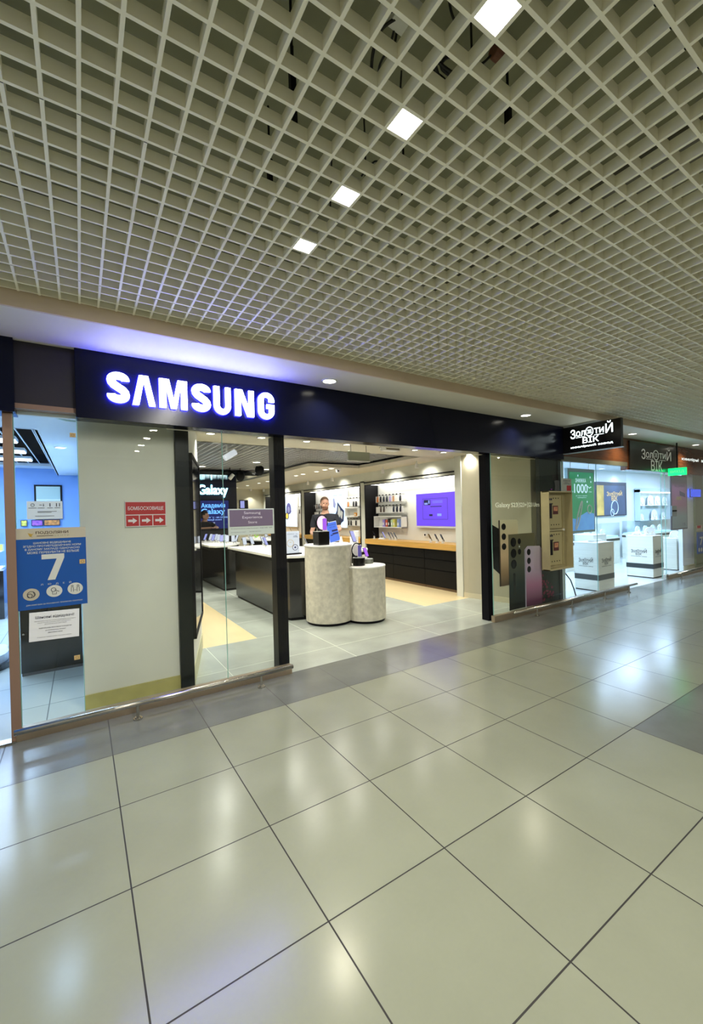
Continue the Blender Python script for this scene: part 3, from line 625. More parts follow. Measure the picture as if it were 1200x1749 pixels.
poly(MB(), F, [(-10.62+0.20*math.sin(a)*(1.0 if math.cos(a) > -0.3 else 1.3), 1.74+0.20*math.cos(a)) for a in [2*PI*i/24 for i in range(24)]]).done('printed_case', mat('print_violet', (0.10, 0.10, 0.42), 0.5), t)
poly(MB(), F, oval(20, -10.62, 1.70, 0.10, 0.11), 0.0012).done('printed_case_inside', mat('print_lilac', (0.35, 0.38, 0.7), 0.5), t)
poly(MB(), F, roundrect(-10.92, -10.62, 1.36, 1.60, 0.11), 0.001).done('printed_watch', mat('print_navy', (0, 0, 0)), t)
poly(MB(), F, oval(20, -10.77, 1.48, 0.10, 0.10), 0.0025).done('printed_dial', mat('print_amber', (0.9, 0.6, 0.08), 0.5, emis=(0.9, 0.6, 0.1), es=0.6), t)
worldify(t)
rack_row(9.05, 9.70, 1.55, 1.80, 'in the far bay'); 
for i in range(3): case(9.6-i*0.16, 1.62, 'black', 'black phone case hanging in the far bay', 'cases in the far bay')

# --- small display phones: one prototype of each kind, then copies
def make_phone(scr, lab, grp, h=0.155, wd=0.075, tilt=0.45):
    t = thing('display_phone', (0, 0, 0), lab, 'display phone', grp)
    R = Matrix.Rotation(-tilt, 4, 'X')
    MB().prism(roundrect(-wd/2, wd/2, 0, h, 0.01, 4), -0.004, 0.004, mtx=Matrix.Translation((0, 0.01, 0.035)) @ R @ fY(0)).done('phone_body', phone_dark, t)
    MB().prism(roundrect(-wd/2+0.003, wd/2-0.003, 0.003, h-0.003, 0.008, 4), 0.0042, 0.0052, mtx=Matrix.Translation((0, 0.01, 0.035)) @ R @ fY(0)).done('screen', scr, t)
    MB().cyl((0, 0.03, 0.004), 0.035, 0.008, seg=20).box(-0.012, 0.012, 0.02, 0.05, 0.008, 0.07).done('stand', plastic_w, t)
    return t
pale_scr = emat('screen_pale', (0.75, 0.82, 0.95), 0.7)
P_lil = make_phone(lilac_e, 'lilac display phone tilted on a white stand, left one on the front white table', None); P_lil.location = (2.72, 4.32, 0.945); P_lil.rotation_euler = (0, 0, 0.5)
copy_tree(P_lil, (2.98, 3.95, 0.945), 0.7, 'lilac display phone tilted on a white stand, right one on the front white table')
P_wh = make_phone(pale_scr, 'display phone on a stand at the far end of the front white table', 'phones along the far edge of the front table'); P_wh.location = (2.45, 4.75, 0.945)
for x, y, r in ((2.62, 4.80, 0.3), (2.82, 4.72, 0.5), (3.05, 4.5, 0.8), (3.2, 4.2, 1.0), (3.3, 3.8, 1.1)):
    copy_tree(P_wh, (x, y, 0.945), r)
for i in range(9):
    copy_tree(P_wh if i % 3 else P_lil, (2.28+0.06*(i % 3)+0.02*i, 7.25-i*0.17, 0.945), -1.1+0.1*i, 'small display phone tilted on a stand along the white table by the dark blue screen', 'phones on the left white table')
P_red = copy_tree(P_wh, (2.62, 5.95, 0.945), -1.2, 'display phone at the pointed tip of the left white table'); del P_red['group']
# wall counter phones
for y in (4.53, 4.42, 4.31): copy_tree(P_wh, (5.76, y, 0.902), 1.2, 'slim display phone on the oak worktop under the left edge of the television', 'left phones on the oak worktop')
for y in (3.17, 2.98, 2.82): copy_tree(P_wh, (5.76, y, 0.902), 1.2, 'slim display phone on the oak worktop under the right half of the television', 'right phones on the oak worktop')
copy_tree(P_lil, (5.74, 5.12, 0.902), 1.3, 'blue display phone at the left end of the oak worktop nearest the entrance')
copy_tree(P_lil, (5.74, 4.72, 0.902), 0.6, 'blue display phone leaning right of the white stand on the oak worktop')
for P in (bpy.data.objects[-1:],): pass
t = thing('display_stand', (5.80, 4.95, 0.902), 'white round charging stand on the left end of the oak worktop', 'stand')
MB().cyl((0, 0, 0.012), 0.09, 0.024, seg=28, r2=0.06).done('base', plastic_w, t); MB().tube([(0, 0, 0.02), (0.01, 0, 0.08), (0.0, 0.03, 0.14)], 0.006).done('stem', chrome, t)
for y in (2.60, 3.60):
    t = thing('power_socket', (5.965, y, 1.03), 'small socket on the white bay wall above the oak worktop, %s' % ('near the bay edge' if y < 3 else 'under the television'), 'socket')
    MB().box(-0.008, 0, -0.04, 0.04, -0.04, 0.04).done('plate', plastic_w, t, 0.003); MB().cyl((-0.009, 0, 0), 0.022, 0.004, 'X', seg=16).done('insert', matte_black, t)
# far bay worktop things
for y in (6.2, 6.9, 7.5): copy_tree(P_wh, (5.76, y, 0.902), 1.2, 'slim display phone on the oak worktop below the folding phone poster', 'phones on the middle oak worktop')
for y in (9.4, 10.0, 10.6, 11.2): copy_tree(P_wh, (5.76, y, 0.902), 1.2, 'slim display phone on the farthest oak worktop', 'phones on the farthest oak worktop')

# --- white tables with black bodies
def table(name, top, body, lab, z=0.92, side=None):
    cx = sum(p[0] for p in top)/len(top); cy = sum(p[1] for p in top)/len(top)
    t = thing(name, (cx, cy, 0), lab, 'display table')
    q = lambda P: [(a-cx, b-cy) for a, b in P]
    MB().prism(q(top), z-0.02, z+0.02).done('tabletop', corian_m, t, 0.006)
    shr = [((a-cx)*0.94, (b-cy)*0.95) for a, b in top]
    MB().prism(shr, z-0.075, z-0.0202).done('under_frame', matte_black, t)
    MB().prism(q(body), 0.04, z-0.0752).done('body', body_gloss, t)
    MB().prism([(a*0.97, b*0.99) for a, b in q(body)], 0.0, 0.04).done('plinth', matte_black, t)
    return t
def smooth_poly(pts, n=8):
    out = []; m = len(pts)
    for i in range(m):
        p0, p1, p2, p3 = [Vector(pts[(i+k-1) % m]) for k in range(4)]
        for k in range(n):
            s = k/n; v = 0.5*((2*p1)+(p2-p0)*s+(2*p0-5*p1+4*p2-p3)*s*s+(-p0+3*p1-3*p2+p3)*s**3); out.append((v.x, v.y))
    return out
topA = [(2.20, 5.05), (2.20, 2.85)] + smooth_poly([(2.22, 2.70), (2.36, 2.48), (2.75, 2.36), (3.3, 2.40), (3.78, 2.60), (3.90, 2.90), (3.72, 3.25), (3.35, 3.75), (3.10, 4.40), (2.75, 4.95)], 4)[:-4] + [(2.75, 5.02)]
tA = table('display_table', topA, [(2.27, 4.80), (2.27, 2.62)] + [(2.34, 2.48), (2.6, 2.40), (3.0, 2.42), (3.1, 2.6), (3.0, 3.4), (2.72, 4.2), (2.62, 4.80)], 'long white topped table with glossy black body behind the stone columns')
topB = [(2.06, 7.66), (2.02, 5.75), (2.10, 5.55), (2.30, 5.50), (2.62, 5.85), (2.80, 6.20), (2.62, 7.2), (2.55, 7.66)]
tB = table('display_table', topB, [(2.27, 7.55), (2.27, 5.62), (2.58, 5.62), (2.62, 6.2), (2.50, 7.55)], 'white topped table with glossy black body by the dark blue screen')
topC = smooth_poly([(3.45, 8.1), (3.30, 7.5), (3.45, 6.9), (3.95, 6.7), (4.45, 7.2), (4.3, 8.0), (3.8, 8.5)], 4)
table('display_table', topC, [(3.60, 8.0), (3.50, 7.4), (3.65, 7.0), (3.95, 6.95), (4.2, 7.4), (4.1, 8.0), (3.8, 8.2)], 'curved white topped table at the back of the store')
for x, y, nm, c in ((3.62, 7.95, 'white', (0.8, 0.8, 0.78)), (3.62, 7.45, 'bright green', (0.35, 0.75, 0.08)), (3.75, 7.10, 'grey', (0.3, 0.3, 0.32))):
    t = thing('smart_watch', (x, y, 0.94), nm+' strapped watch on a stand on the curved table at the back', 'watch')
    MB().cyl((0, 0, 0.012), 0.05, 0.024, seg=18).done('stand', plastic_w, t)
    MB().ring((0, 0, 0.075), 0.042, 0.012, 'Y', 20, 8).done('strap', mat('strap_'+nm.replace(' ', '_'), c, 0.5), t, smooth=True)
    MB().cyl((0, -0.02, 0.118), 0.024, 0.012, seg=18).done('watch_case', phone_dark, t)
for i, (x, y) in enumerate(((3.95, 7.6), (4.1, 7.35), (4.2, 7.15))):
    copy_tree(P_wh, (x, y, 0.94), 0.4, 'pale display phone on the right side of the curved back table', 'phones on the curved back table')

# leaflet holder on the front table
t = thing('leaflet_stand', (2.47, 2.62, 0.94), 'white upright leaflet stand with two round pictures and black foot on the front table', 'leaflet stand')
MB().box(-0.13, 0.13, -0.035, 0.035, 0, 0.022).done('foot', black_m, t, 0.004)
MB().box(-0.105, 0.105, -0.006, 0.006, 0.022, 0.345).done('leaflet', mat('leaflet_paper', (0.62, 0.70, 0.85), 0.4), t)
F = fY(-0.0065)
mb = MB(); fit(mb, 'ЗНИЖКИ   ДО', F, -0.09, 0.085, 0.295, 0.312); fit(mb, '10%', F, 0.01, 0.075, 0.252, 0.282, weight=0.02); mb.done('lettering', mat('leaflet_blue', (0.10, 0.15, 0.3), 0.5), t)
mb = MB().ring((-0.04, -0.007, 0.17), 0.052, 0.003, 'Y', 30, 6); mb.box(-0.055, -0.025, -0.008, -0.0068, 0.18, 0.186); mb.done('gold_ring', mat('leaflet_gold', (0.55, 0.42, 0.2), 0.4), t)
mb = MB().ring((0.035, -0.007, 0.105), 0.042, 0.004, 'Y', 30, 6); mb.cyl((0.035, -0.007, 0.105), 0.015, 0.002, 'Y', seg=16); mb.done('navy_ring', mat('leaflet_navy', (0.03, 0.04, 0.15), 0.4), t)

# --- stone columns
def column(cx, cy, r, h, lab):
    t = thing('stone_column', (cx, cy, 0), lab, 'display column')
    MB().cyl((0, 0, 0.02), r-0.02, 0.04, seg=64).done('plinth', black_m, t)
    MB().cyl((0, 0, 0.035+(h-0.055)/2), r, h-0.055, seg=96).done('shaft', stone_m, t, 0.004)
    MB().cyl((0, 0, h-0.010), r+0.008, 0.022, seg=96).done('top_disc', corian_m, t, 0.005)
for nme in (): pass
column(2.79, 2.12, 0.335, 1.10, 'tall round stone column with white top at the store entrance')
column(3.245, 1.86, 0.285, 0.785, 'shorter round stone column with white top at the store entrance')
def cube_riser(x, y, z, s, h, lab):
    t = thing('display_block', (x, y, z), lab, 'display block')
    MB().box(-s/2, s/2, -s/2, s/2, 0, h).done('block', panel_gloss, t, 0.003)
    MB().box(-s/2-0.003, s/2+0.003, -s/2-0.003, s/2+0.003, h, h+0.006).done('top_plate', mat('grey_plate', (0.35, 0.36, 0.34), 0.3), t)
cube_riser(2.64, 2.04, 1.101, 0.17, 0.185, 'black cube block on the tall stone column')
def ring_phone(x, y, z, R, lab, ringlab, scr, rz, disc=None):
    t = thing('ring_light', (x, y, z), ringlab, 'ring display', None, rz)
    MB().ring((0, 0.02, R), R-0.008, 0.008, 'Y', 48, 8).done('ring', black_m, t, smooth=True)
    MB().cyl((0.012, 0.024, R), R-0.022, 0.004, 'Y', seg=40).done('back_disc', disc or plastic_w, t)
    p = thing('display_phone', (x, y-0.05, z), lab, 'display phone', None, rz)
    MB().prism(roundrect(-0.04, 0.04, 0.0, 0.165, 0.01, 4), -0.004, 0.004, mtx=Matrix.Translation((0, 0, 0.014)) @ fY(0)).done('phone_body', mat('white_edge', (0.8, 0.7, 0.85), 0.3), p)
    MB().prism(roundrect(-0.036, 0.036, 0.004, 0.161, 0.008, 4), 0.0042, 0.0055, mtx=Matrix.Translation((0, 0, 0.014)) @ fY(0)).done('screen', scr, p)
    MB().box(-0.02, 0.02, -0.01, 0.022, 0, 0.014).done('foot', plastic_w, p)
ring_phone(2.66, 2.02, 1.2925, 0.118, 'purple phone standing on the black cube in front of its ring', 'black ring with white pink disc on the black cube', purple_e, 0.3, mat('pink_disc', (0.85, 0.6, 0.75), 0.4, emis=(0.9, 0.75, 0.9), es=0.5))
def round_riser(x, y, z, r, h, lab, m):
    t = thing('round_riser', (x, y, z), lab, 'display block')
    MB().cyl((0, 0, h/2), r, h, seg=40).done('drum', m, t, 0.003); MB().cyl((0, 0, h+0.002), r*0.97, 0.005, seg=40).done('top_plate', mat('grey_plate', (0.35, 0.36, 0.34), 0.3), t)
round_riser(3.14, 1.86, 0.786, 0.088, 0.11, 'black round riser on the short stone column', panel_gloss)
round_riser(3.37, 1.98, 0.786, 0.085, 0.065, 'low grey round riser on the short stone column', mat('riser_grey', (0.16, 0.17, 0.14), 0.35))
ring_phone(3.12, 1.86, 0.901, 0.105, 'dark blue phone standing in front of a ring on the short column', 'black ring with white disc on the short column', emat('screen_dark_blue', (0.10, 0.08, 0.35), 0.7), 0.3)
ph = copy_tree(P_lil, (3.36, 1.96, 0.857), 0.2, 'purple phone tilted on the low grey riser of the short column', scale=(0.9, 0.9, 0.9))
for c in ph.children:
    if c.name.startswith('screen'):
        c.data = c.data.copy(); c.data.materials[0] = purple_e
# blue tilted info board
t = thing('info_board', (3.00, 2.28, 1.101), 'tilted blue info board on the tall stone column', 'info board', None, 0.1)
Rb = Matrix.Translation((0, 0, 0.01)) @ Matrix.Rotation(0.22, 4, 'Y') @ Matrix.Rotation(-0.1, 4, 'X')
Rb = Matrix.Translation((-0.01, 0, 0.008)) @ Matrix.Shear('XZ', 4, (-0.18, 0.0)) @ Matrix.Rotation(-0.12, 4, 'X') if False else Matrix.Translation((0, 0, 0.012)) @ Matrix.Rotation(-0.16, 4, 'Y') @ Matrix.Rotation(-0.14, 4, 'X')
MB().box(-0.098, 0.098, -0.006, 0.006, 0, 0.305, mtx=Rb).done('board', mat('silver_edge', (0.6, 0.65, 0.75), 0.3), t, 0.002)
MB().box(-0.090, 0.090, -0.0085, -0.006, 0.008, 0.297, mtx=Rb).done('blue_sheet', blue_e, t)
mb = MB(); F = Rb @ fY(-0.0085); fit(mb, 'ЗНИЖКИ', F, -0.075, 0.075, 0.25, 0.268); fit(mb, 'ДО 15%', F, -0.05, 0.06, 0.215, 0.232)
for k in range(2): flat(mb, F, -0.02, 0.085, 0.11+0.045*k, 0.135+0.045*k, 0.0006, 0.001)
flat(mb, F, -0.06, -0.02, 0.10, 0.115, 0.0006, 0.001); mb.done('lettering', mat('navy_screen', (0, 0, 0)), t)
t = thing('charging_stand', (2.97, 2.09, 1.101), 'small white cone stand in front of the blue info board', 'stand')
MB().box(-0.10, 0.11, -0.05, 0.05, 0, 0.012).done('base', plastic_w, t, 0.004); MB().cyl((0.02, 0, 0.055), 0.03, 0.09, seg=20, r2=0.010).done('cone', plastic_w, t)
t = thing('display_stand', (3.62, 2.75, 0.94), 'white angular stand holding a lilac phone between the columns', 'stand')
MB().box(-0.05, 0.07, -0.04, 0.04, 0, 0.20).box(0.02, 0.09, -0.03, 0.03, 0.2, 0.30).box(-0.11, 0.02, -0.20, -0.03, 0.068, 0.080).box(-0.02, 0.01, -0.16, -0.03, 0.0, 0.07).done('stand_body', plastic_w, t, 0.006)
copy_tree(P_lil, (3.56, 2.60, 1.02), 0.25, 'lilac phone leaning on the white angular stand between the columns', scale=(1.15, 1.15, 1.25))
t = thing('headphones', (2.36, 2.95, 0.941), 'white small gadget beside the tall stone column on the front table', 'gadget')
MB().ball((0, 0, 0.03), 0.04, 0.05, 0.03).done('shell', plastic_w, t, smooth=True); MB().cyl((0.0, -0.04, 0.03), 0.014, 0.02, 'Y', seg=14).done('speaker_hole', phone_dark, t)

# --- dark wall with lit sign
struct('wall_back', MB().box(1.0, 3.50, 8.62, 9.1, 0, 3.0), mat('ink_navy_wall', (0.006, 0.008, 0.02), 0.3), 'dark navy wall with lit sign')
t = thing('wall_lettering', (2.9, 8.60, 2.08), 'glowing white lettering on the dark navy back wall above the blue screen', 'sign')
F = fY(8.60)
o = fit(MB(), 'Galaxy', F, 2.475, 3.235, 2.06, 2.37, 0.03, weight=0.02).done('letters', emat('galaxy_white', (0.85, 1.0, 1.0), 4), t); solid(o, 0.02)
o = fit(MB(), 'Galaxy', F, 2.465, 3.245, 2.05, 2.38, 0.012, weight=0.035).done('halo_backing', emat('galaxy_teal', (0.15, 0.75, 0.95), 5), t); solid(o, 0.01)
worldify(t)
struct('ceiling', MB().box(1.0, 3.42, 6.6, 8.62, 2.47, 2.55), mat('gloss_black_reflector', (0.004, 0.006, 0.010), 0.06, spec=1.0, bump=0.5, vscale=14), 'added glossy black slab that mirrors the lit sign')  # slab added below the lattice to carry the sign's reflection
t = thing('wall_screen', (2.75, 8.60, 0.95), 'dark blue wall screen with bright blue academy lettering', 'screen')
MB().box(2.20, 3.28, 8.585, 8.615, 0.95, 1.98).done('frame', black_m, t)
flat(MB(), fY(8.584), 2.22, 3.26, 0.97, 1.96, 0, 0.001).done('screen', mat('screen_navy', (0.005, 0.008, 0.04), 0.2, emis=(0.01, 0.015, 0.10), es=1.0), t)
F = fY(8.583); mb = MB(); fit(mb, 'Академія', F, 2.54, 3.16, 1.75, 1.89, weight=0.03); fit(mb, 'Galaxy', F, 2.54, 3.15, 1.56, 1.74, weight=0.03)
mb.done('lettering', emat('sky_letters', (0.12, 0.38, 0.95), 1.6), t)
mb = MB(); fit(mb, 'фотографу - на основі', F, 2.50, 3.24, 1.475, 1.535, weight=0.02); fit(mb, 'селекції оселі', F, 2.60, 3.06, 1.415, 1.465, weight=0.02)
mb.done('small_lettering', emat('sky_letters_dim', (0.25, 0.45, 0.95), 1.1), t)
mb = MB(); fit(mb, 'кожного дня\nзапрошуємо', F, 2.62, 2.88, 1.30, 1.37, weight=0.02, lsp=0.9); fit(mb, 'о 12:00', F, 2.72, 2.86, 1.22, 1.25, weight=0.02)
mb.done('time_lettering', emat('pale_letters', (0.75, 0.85, 1.0), 1.0), t)
worldify(t)
t = thing('service_desk', (2.55, 7.78, 0), 'black service desk in front of the dark blue wall screen', 'desk')
MB().box(-0.75, 0.62, -0.02, 0.28, 1.185, 1.215).done('desktop', matte_black, t, 0.003); MB().box(-0.70, 0.58, 0.02, 0.24, 0.0, 1.185).done('desk_body', mat('desk_black', (0.008, 0.008, 0.012), 0.5), t)
# back wall things
t = thing('wall_screen', (4.84, 12.19, 1.78), 'small blue picture low on the beige back wall', 'picture')
MB().box(-0.16, 0.16, -0.04, 0, 0, 0.32).done('frame', black_m, t); MB().box(-0.13, 0.02, -0.045, -0.04, 0.03, 0.29).done('picture', lilac_e, t)
t = thing('wall_lamp', (5.08, 12.16, 2.50), 'small wall lamp lighting the beige back wall', 'wall lamp')
MB().ball((0, -0.08, 0), 0.06, 0.05, 0.08).done('lamp_head', plastic_w, t, smooth=True); MB().cyl((0, -0.02, 0.0), 0.03, 0.05, 'Y', seg=14).done('base', plastic_w, t)
disk_lamp('wall_lamp_light', (0, -0.10, -0.09), 0.08, 12, NEUT, t, 2.2, rot=(-0.5, 0, 0))

# sign hung on the window
t = thing('window_sign', (1.168, 0.600, 1.36), 'mauve and white sign hanging on the glass left of the entrance', 'sign')
MB().box(-0.217, 0.212, -0.006, 0.006, 0, 0.238).done('board', mat('pale_mint_board', (0.55, 0.62, 0.58), 0.4), t, 0.001)
MB().box(-0.205, 0.20, -0.0075, -0.006, 0.078, 0.228).done('mauve_field', mat('mauve', (0.17, 0.13, 0.20), 0.4), t)
F = fY(-0.0075); mb = MB(); fit(mb, 'Samsung', F, -0.075, 0.08, 0.182, 0.213); fit(mb, 'Experience', F, -0.09, 0.095, 0.142, 0.172); fit(mb, 'Store', F, -0.038, 0.045, 0.104, 0.126)
mb.done('lettering', mat('pale_print', (0.75, 0.7, 0.78), 0.5), t)
F = fY(-0.006); mb = MB(); fit(mb, 'Ми працюємо для вас щодня без вихідних', F, -0.195, 0.06, 0.055, 0.063); fit(mb, 'пн-нд 10:00 - 20:00', F, 0.07, 0.19, 0.054, 0.064); fit(mb, 'вул. Подолянська, поверх 1', F, -0.195, -0.06, 0.024, 0.031); fit(mb, 'ласкаво просимо', F, -0.03, 0.08, 0.024, 0.031)
mb.done('small_print', ink_m, t)

# ------------------------------------------------------------------ people
skin_m = mat('skin', (0.62, 0.36, 0.25), 0.55); shirt_m = mat('black_shirt', (0.012, 0.014, 0.022), 0.8); pants_m = mat('dark_trousers', (0.02, 0.018, 0.02), 0.8)
def skinned(name, V, E, m, parent, root=0, sub=2):
    me = bpy.data.meshes.new(name); me.from_pydata([v[:3] for v in V], E, []); o = bpy.data.objects.new(name, me)
    sc.collection.objects.link(o); me.materials.append(m)
    s = o.modifiers.new('skin', 'SKIN'); s.use_smooth_shade = True
    for i, v in enumerate(V):
        sv = me.skin_vertices[0].data[i]; sv.radius = (v[3], v[4] if len(v) > 4 else v[3]); sv.use_root = (i == root)
    u = o.modifiers.new('subdivision', 'SUBSURF'); u.levels = sub; u.render_levels = sub
    # bake so that the face can be added to the same mesh
    bpy.context.view_layer.update()
    nm = bpy.data.meshes.new_from_object(o.evaluated_get(bpy.context.evaluated_depsgraph_get()))
    bpy.data.objects.remove(o); o = bpy.data.objects.new(name, nm); sc.collection.objects.link(o); o.parent = parent
    for p in nm.polygons: p.use_smooth = True
    return o
def person(loc, rz, H, pose, hair, lab, beard=None):
    t = thing('person', loc, lab, 'person', None, rz)          # faces -Y in local space
    k = H/1.80
    sh = 1.47*k; hipz = 0.95*k
    lean = pose.get('lean', 0.0)                                # forward shift of the chest
    def c(z): return -lean*max(0, (z-hipz)/(sh-hipz))
    elbowL, wristL = pose['L']; elbowR, wristR = pose['R']
    V = [(0, 0, hipz, 0.15, 0.11), (0, c(1.12*k), 1.12*k, 0.135, 0.10), (0, c(1.30*k), 1.30*k, 0.14, 0.09), (0, c(sh), sh-0.03, 0.11, 0.07), (0, c(sh)-0.01, sh+0.07*k, 0.06), (0, c(sh)-0.02, sh+0.13*k, 0.062)]
    E = [(0, 1), (1, 2), (2, 3), (3, 4), (4, 5)]
    def arm(s, el, wr):
        i = len(V); S = (s*0.19*k, c(sh), sh-0.035*k)
        V.extend([(S[0]*0.92, S[1], S[2]-0.02, 0.050), (*el, 0.042), (*wr, 0.027)])
        E.extend([(3, i), (i, i+1), (i+1, i+2)])
        # palm and fingers
        e = Vector(el); w_ = Vector(wr); dd = (w_-e).normalized(); side = dd.cross(Vector((0, 0, 1))).normalized(); up = side.cross(dd)
        pl = w_+dd*0.055*k; V.append((*pl, 0.034, 0.018)); E.append((i+2, i+3))
        for f, (off, ln) in enumerate(((-0.030, 0.062), (-0.010, 0.075), (0.010, 0.070), (0.030, 0.055))):
            b0 = pl+dd*0.03*k+side*off; b1 = b0+dd*ln*0.5; b2 = b0+dd*ln*0.85-up*0.018
            j = len(V); V.extend([(*b0, 0.0095), (*b1, 0.0085), (*b2, 0.007)]); E.extend([(i+3, j), (j, j+1), (j+1, j+2)])
        b0 = w_+dd*0.03+side*(-0.034*s); b1 = b0+dd*0.03+side*(-0.025*s); b2 = b1+dd*0.03
        j = len(V); V.extend([(*b0, 0.011), (*b1, 0.010), (*b2, 0.008)]); E.extend([(i+2, j), (j, j+1), (j+1, j+2)])
    arm(-1, elbowL, wristL); arm(1, elbowR, wristR)
    for s in (-1, 1):
        i = len(V); V.extend([(s*0.095*k, 0, 0.88*k, 0.092), (s*0.10*k, -0.01, 0.50*k, 0.062), (s*0.10*k, 0.015, 0.10*k, 0.042), (s*0.10*k, -0.02, 0.045, 0.04, 0.035), (s*0.11*k, -0.13, 0.03, 0.034, 0.028)])
        E.extend([(0, i), (i, i+1), (i+1, i+2), (i+2, i+3), (i+3, i+4)])
    body = skinned('body', V, E, skin_m, t)
    # head: skull, jaw, nose, ears, brow in the same mesh
    bm2 = MB(); bm2.bm.from_mesh(body.data)
    hc = Vector((0, c(sh)-0.035, sh+0.215*k)); T = pose.get('head', Matrix.Identity(4)); HM = Matrix.Translation(hc) @ T
    bm2.ball((0, 0.01, 0.02), 0.078, 0.097, 0.105, 24, HM); bm2.ball((0, -0.022, -0.055), 0.058, 0.066, 0.062, 20, HM)
    bm2.ball((0, -0.092, -0.012), 0.012, 0.020, 0.024, 10, HM); bm2.ball((0, -0.075, 0.022), 0.055, 0.02, 0.012, 14, HM)
    for s in (-1, 1): bm2.ball((s*0.079, 0.012, -0.005), 0.010, 0.02, 0.032, 10, HM); bm2.ball((s*0.035, -0.066, -0.028), 0.022, 0.018, 0.02, 10, HM)
    bm2.bm.to_mesh(body.data); bm2.bm.free()
    for p in body.data.polygons: p.use_smooth = True
    mb = MB()
    for s in (-1, 1): mb.ball((s*0.030, -0.080, 0.006), 0.012, 0.010, 0.008, 10, HM)
    mb.done('eyes', mat('eye_dark', (0.04, 0.03, 0.03), 0.3), t, smooth=True)
    MB().ball((0, -0.083, -0.052), 0.024, 0.010, 0.007, 12, HM).done('mouth', mat('lips', (0.35, 0.12, 0.10), 0.5), t, smooth=True)
    hb = MB().ball((0, 0.022, 0.042), 0.084, 0.098, 0.096, 24, HM); hb.ball((0, 0.055, -0.01), 0.078, 0.062, 0.075, 20, HM)
    # keep the hair off the face
    iv = HM.inverted(); kill = [v for v in hb.bm.verts if (iv @ v.co).y < -0.045 and (iv @ v.co).z < 0.058]
    bmesh.ops.delete(hb.bm, geom=kill, context='VERTS'); hb.done('hair', hair, t, smooth=True)
    if beard:
        bb = MB().ball((0, -0.028, -0.075), 0.062, 0.066, 0.050, 20, HM)
        kill = [v for v in bb.bm.verts if (iv @ v.co).z > -0.045]; bmesh.ops.delete(bb.bm, geom=kill, context='VERTS'); bb.done('beard', beard, t, smooth=True)
    # shirt and trousers follow the body
    V2 = [(0, 0, hipz-0.02, 0.165, 0.125), (0, c(1.12*k), 1.12*k, 0.155, 0.118), (0, c(1.30*k), 1.30*k, 0.178, 0.125), (0, c(sh), sh-0.02, 0.145, 0.102), (0, c(sh), sh+0.035*k, 0.078)]
    E2 = [(0, 1), (1, 2), (2, 3), (3, 4)]
    for s, el in ((-1, elbowL), (1, elbowR)):
        S = Vector((s*0.195*k, c(sh), sh-0.035*k)); m_ = S.lerp(Vector(el), 0.72); i = len(V2)
        V2.extend([(*S, 0.078), (*m_, 0.062)]); E2.extend([(3, i), (i, i+1)])
    skinned('shirt', V2, E2, shirt_m, t)
    V3 = [(0, 0, hipz, 0.163, 0.12)]; E3 = []
    for s in (-1, 1):
        i = len(V3); V3.extend([(s*0.095*k, 0, 0.86*k, 0.105), (s*0.10*k, -0.01, 0.50*k, 0.078), (s*0.10*k, 0.015, 0.10*k, 0.062)]); E3.extend([(0, i), (i, i+1), (i+1, i+2)])
    skinned('trousers', V3, E3, pants_m, t)
    for s in (-1, 1): MB().prism(roundrect(s*0.10*k-0.048, s*0.10*k+0.048, -0.20, 0.085, 0.045), 0, 0.075).done('shoe', phone_dark, t, 0.02)
    MB().ball((0.06, c(1.34*k)-0.125, 1.34*k), 0.016, 0.006, 0.016, 12).done('badge', plastic_w, t)
    return t
person((3.75, 3.95, 0), -0.62, 1.84, {'L': ((-0.27, -0.02, 1.17), (-0.14, -0.26, 1.13)), 'R': ((0.29, -0.06, 1.22), (0.12, -0.30, 1.22)), 'head': Matrix.Rotation(0.25, 4, 'Z')},
       mat('hair_brown', (0.16, 0.09, 0.05), 0.8), 'bearded man in a black shirt standing behind the tall stone column', mat('beard_brown', (0.20, 0.09, 0.05), 0.8))
person((2.50, 8.36, 0), 0.25, 1.66, {'L': ((-0.22, -0.22, 1.22), (0.02, -0.40, 1.24)), 'R': ((0.27, -0.30, 1.23), (0.10, -0.46, 1.24)), 'lean': 0.12, 'head': Matrix.Rotation(0.75, 4, 'Z') @ Matrix.Rotation(0.15, 4, 'X')},
       mat('hair_black', (0.015, 0.012, 0.01), 0.8), 'dark haired man in black leaning on the service desk by the blue screen')

# ================================================================== STICKERS AND POSTERS ON THE LEFT GLASS
def gradmat(name, stops, z0, z1, rough=0.35):
    m = bpy.data.materials.new(name); m.use_nodes = True; nt = m.node_tree; b = nt.nodes['Principled BSDF']
    g_ = nt.nodes.new('ShaderNodeNewGeometry'); sp = nt.nodes.new('ShaderNodeSeparateXYZ'); nt.links.new(g_.outputs['Position'], sp.inputs[0])
    mr = nt.nodes.new('ShaderNodeMapRange'); nt.links.new(sp.outputs[2], mr.inputs[0]); mr.inputs[1].default_value = z0; mr.inputs[2].default_value = z1
    cr = nt.nodes.new('ShaderNodeValToRGB'); nt.links.new(mr.outputs[0], cr.inputs[0])
    while len(cr.color_ramp.elements) < len(stops): cr.color_ramp.elements.new(0.5)
    for e, (p, c) in zip(cr.color_ramp.elements, stops): e.position = p; e.color = (*c, 1)
    nt.links.new(cr.outputs[0], b.inputs['Base Color']); b.inputs['Roughness'].default_value = rough; return m
blue_print = mat('blue_print', (0.010, 0.085, 0.36), 0.3); sand_print = mat('sand_print', (0.50, 0.46, 0.36), 0.4); print_pale = mat('pale_grey_print', (0.62, 0.64, 0.60), 0.4)
t = thing('window_poster', (-0.315, 0.612, 0.905), 'blue and sand coloured poster with a big 7 on the left glass', 'poster')
F = fY(0.6125)
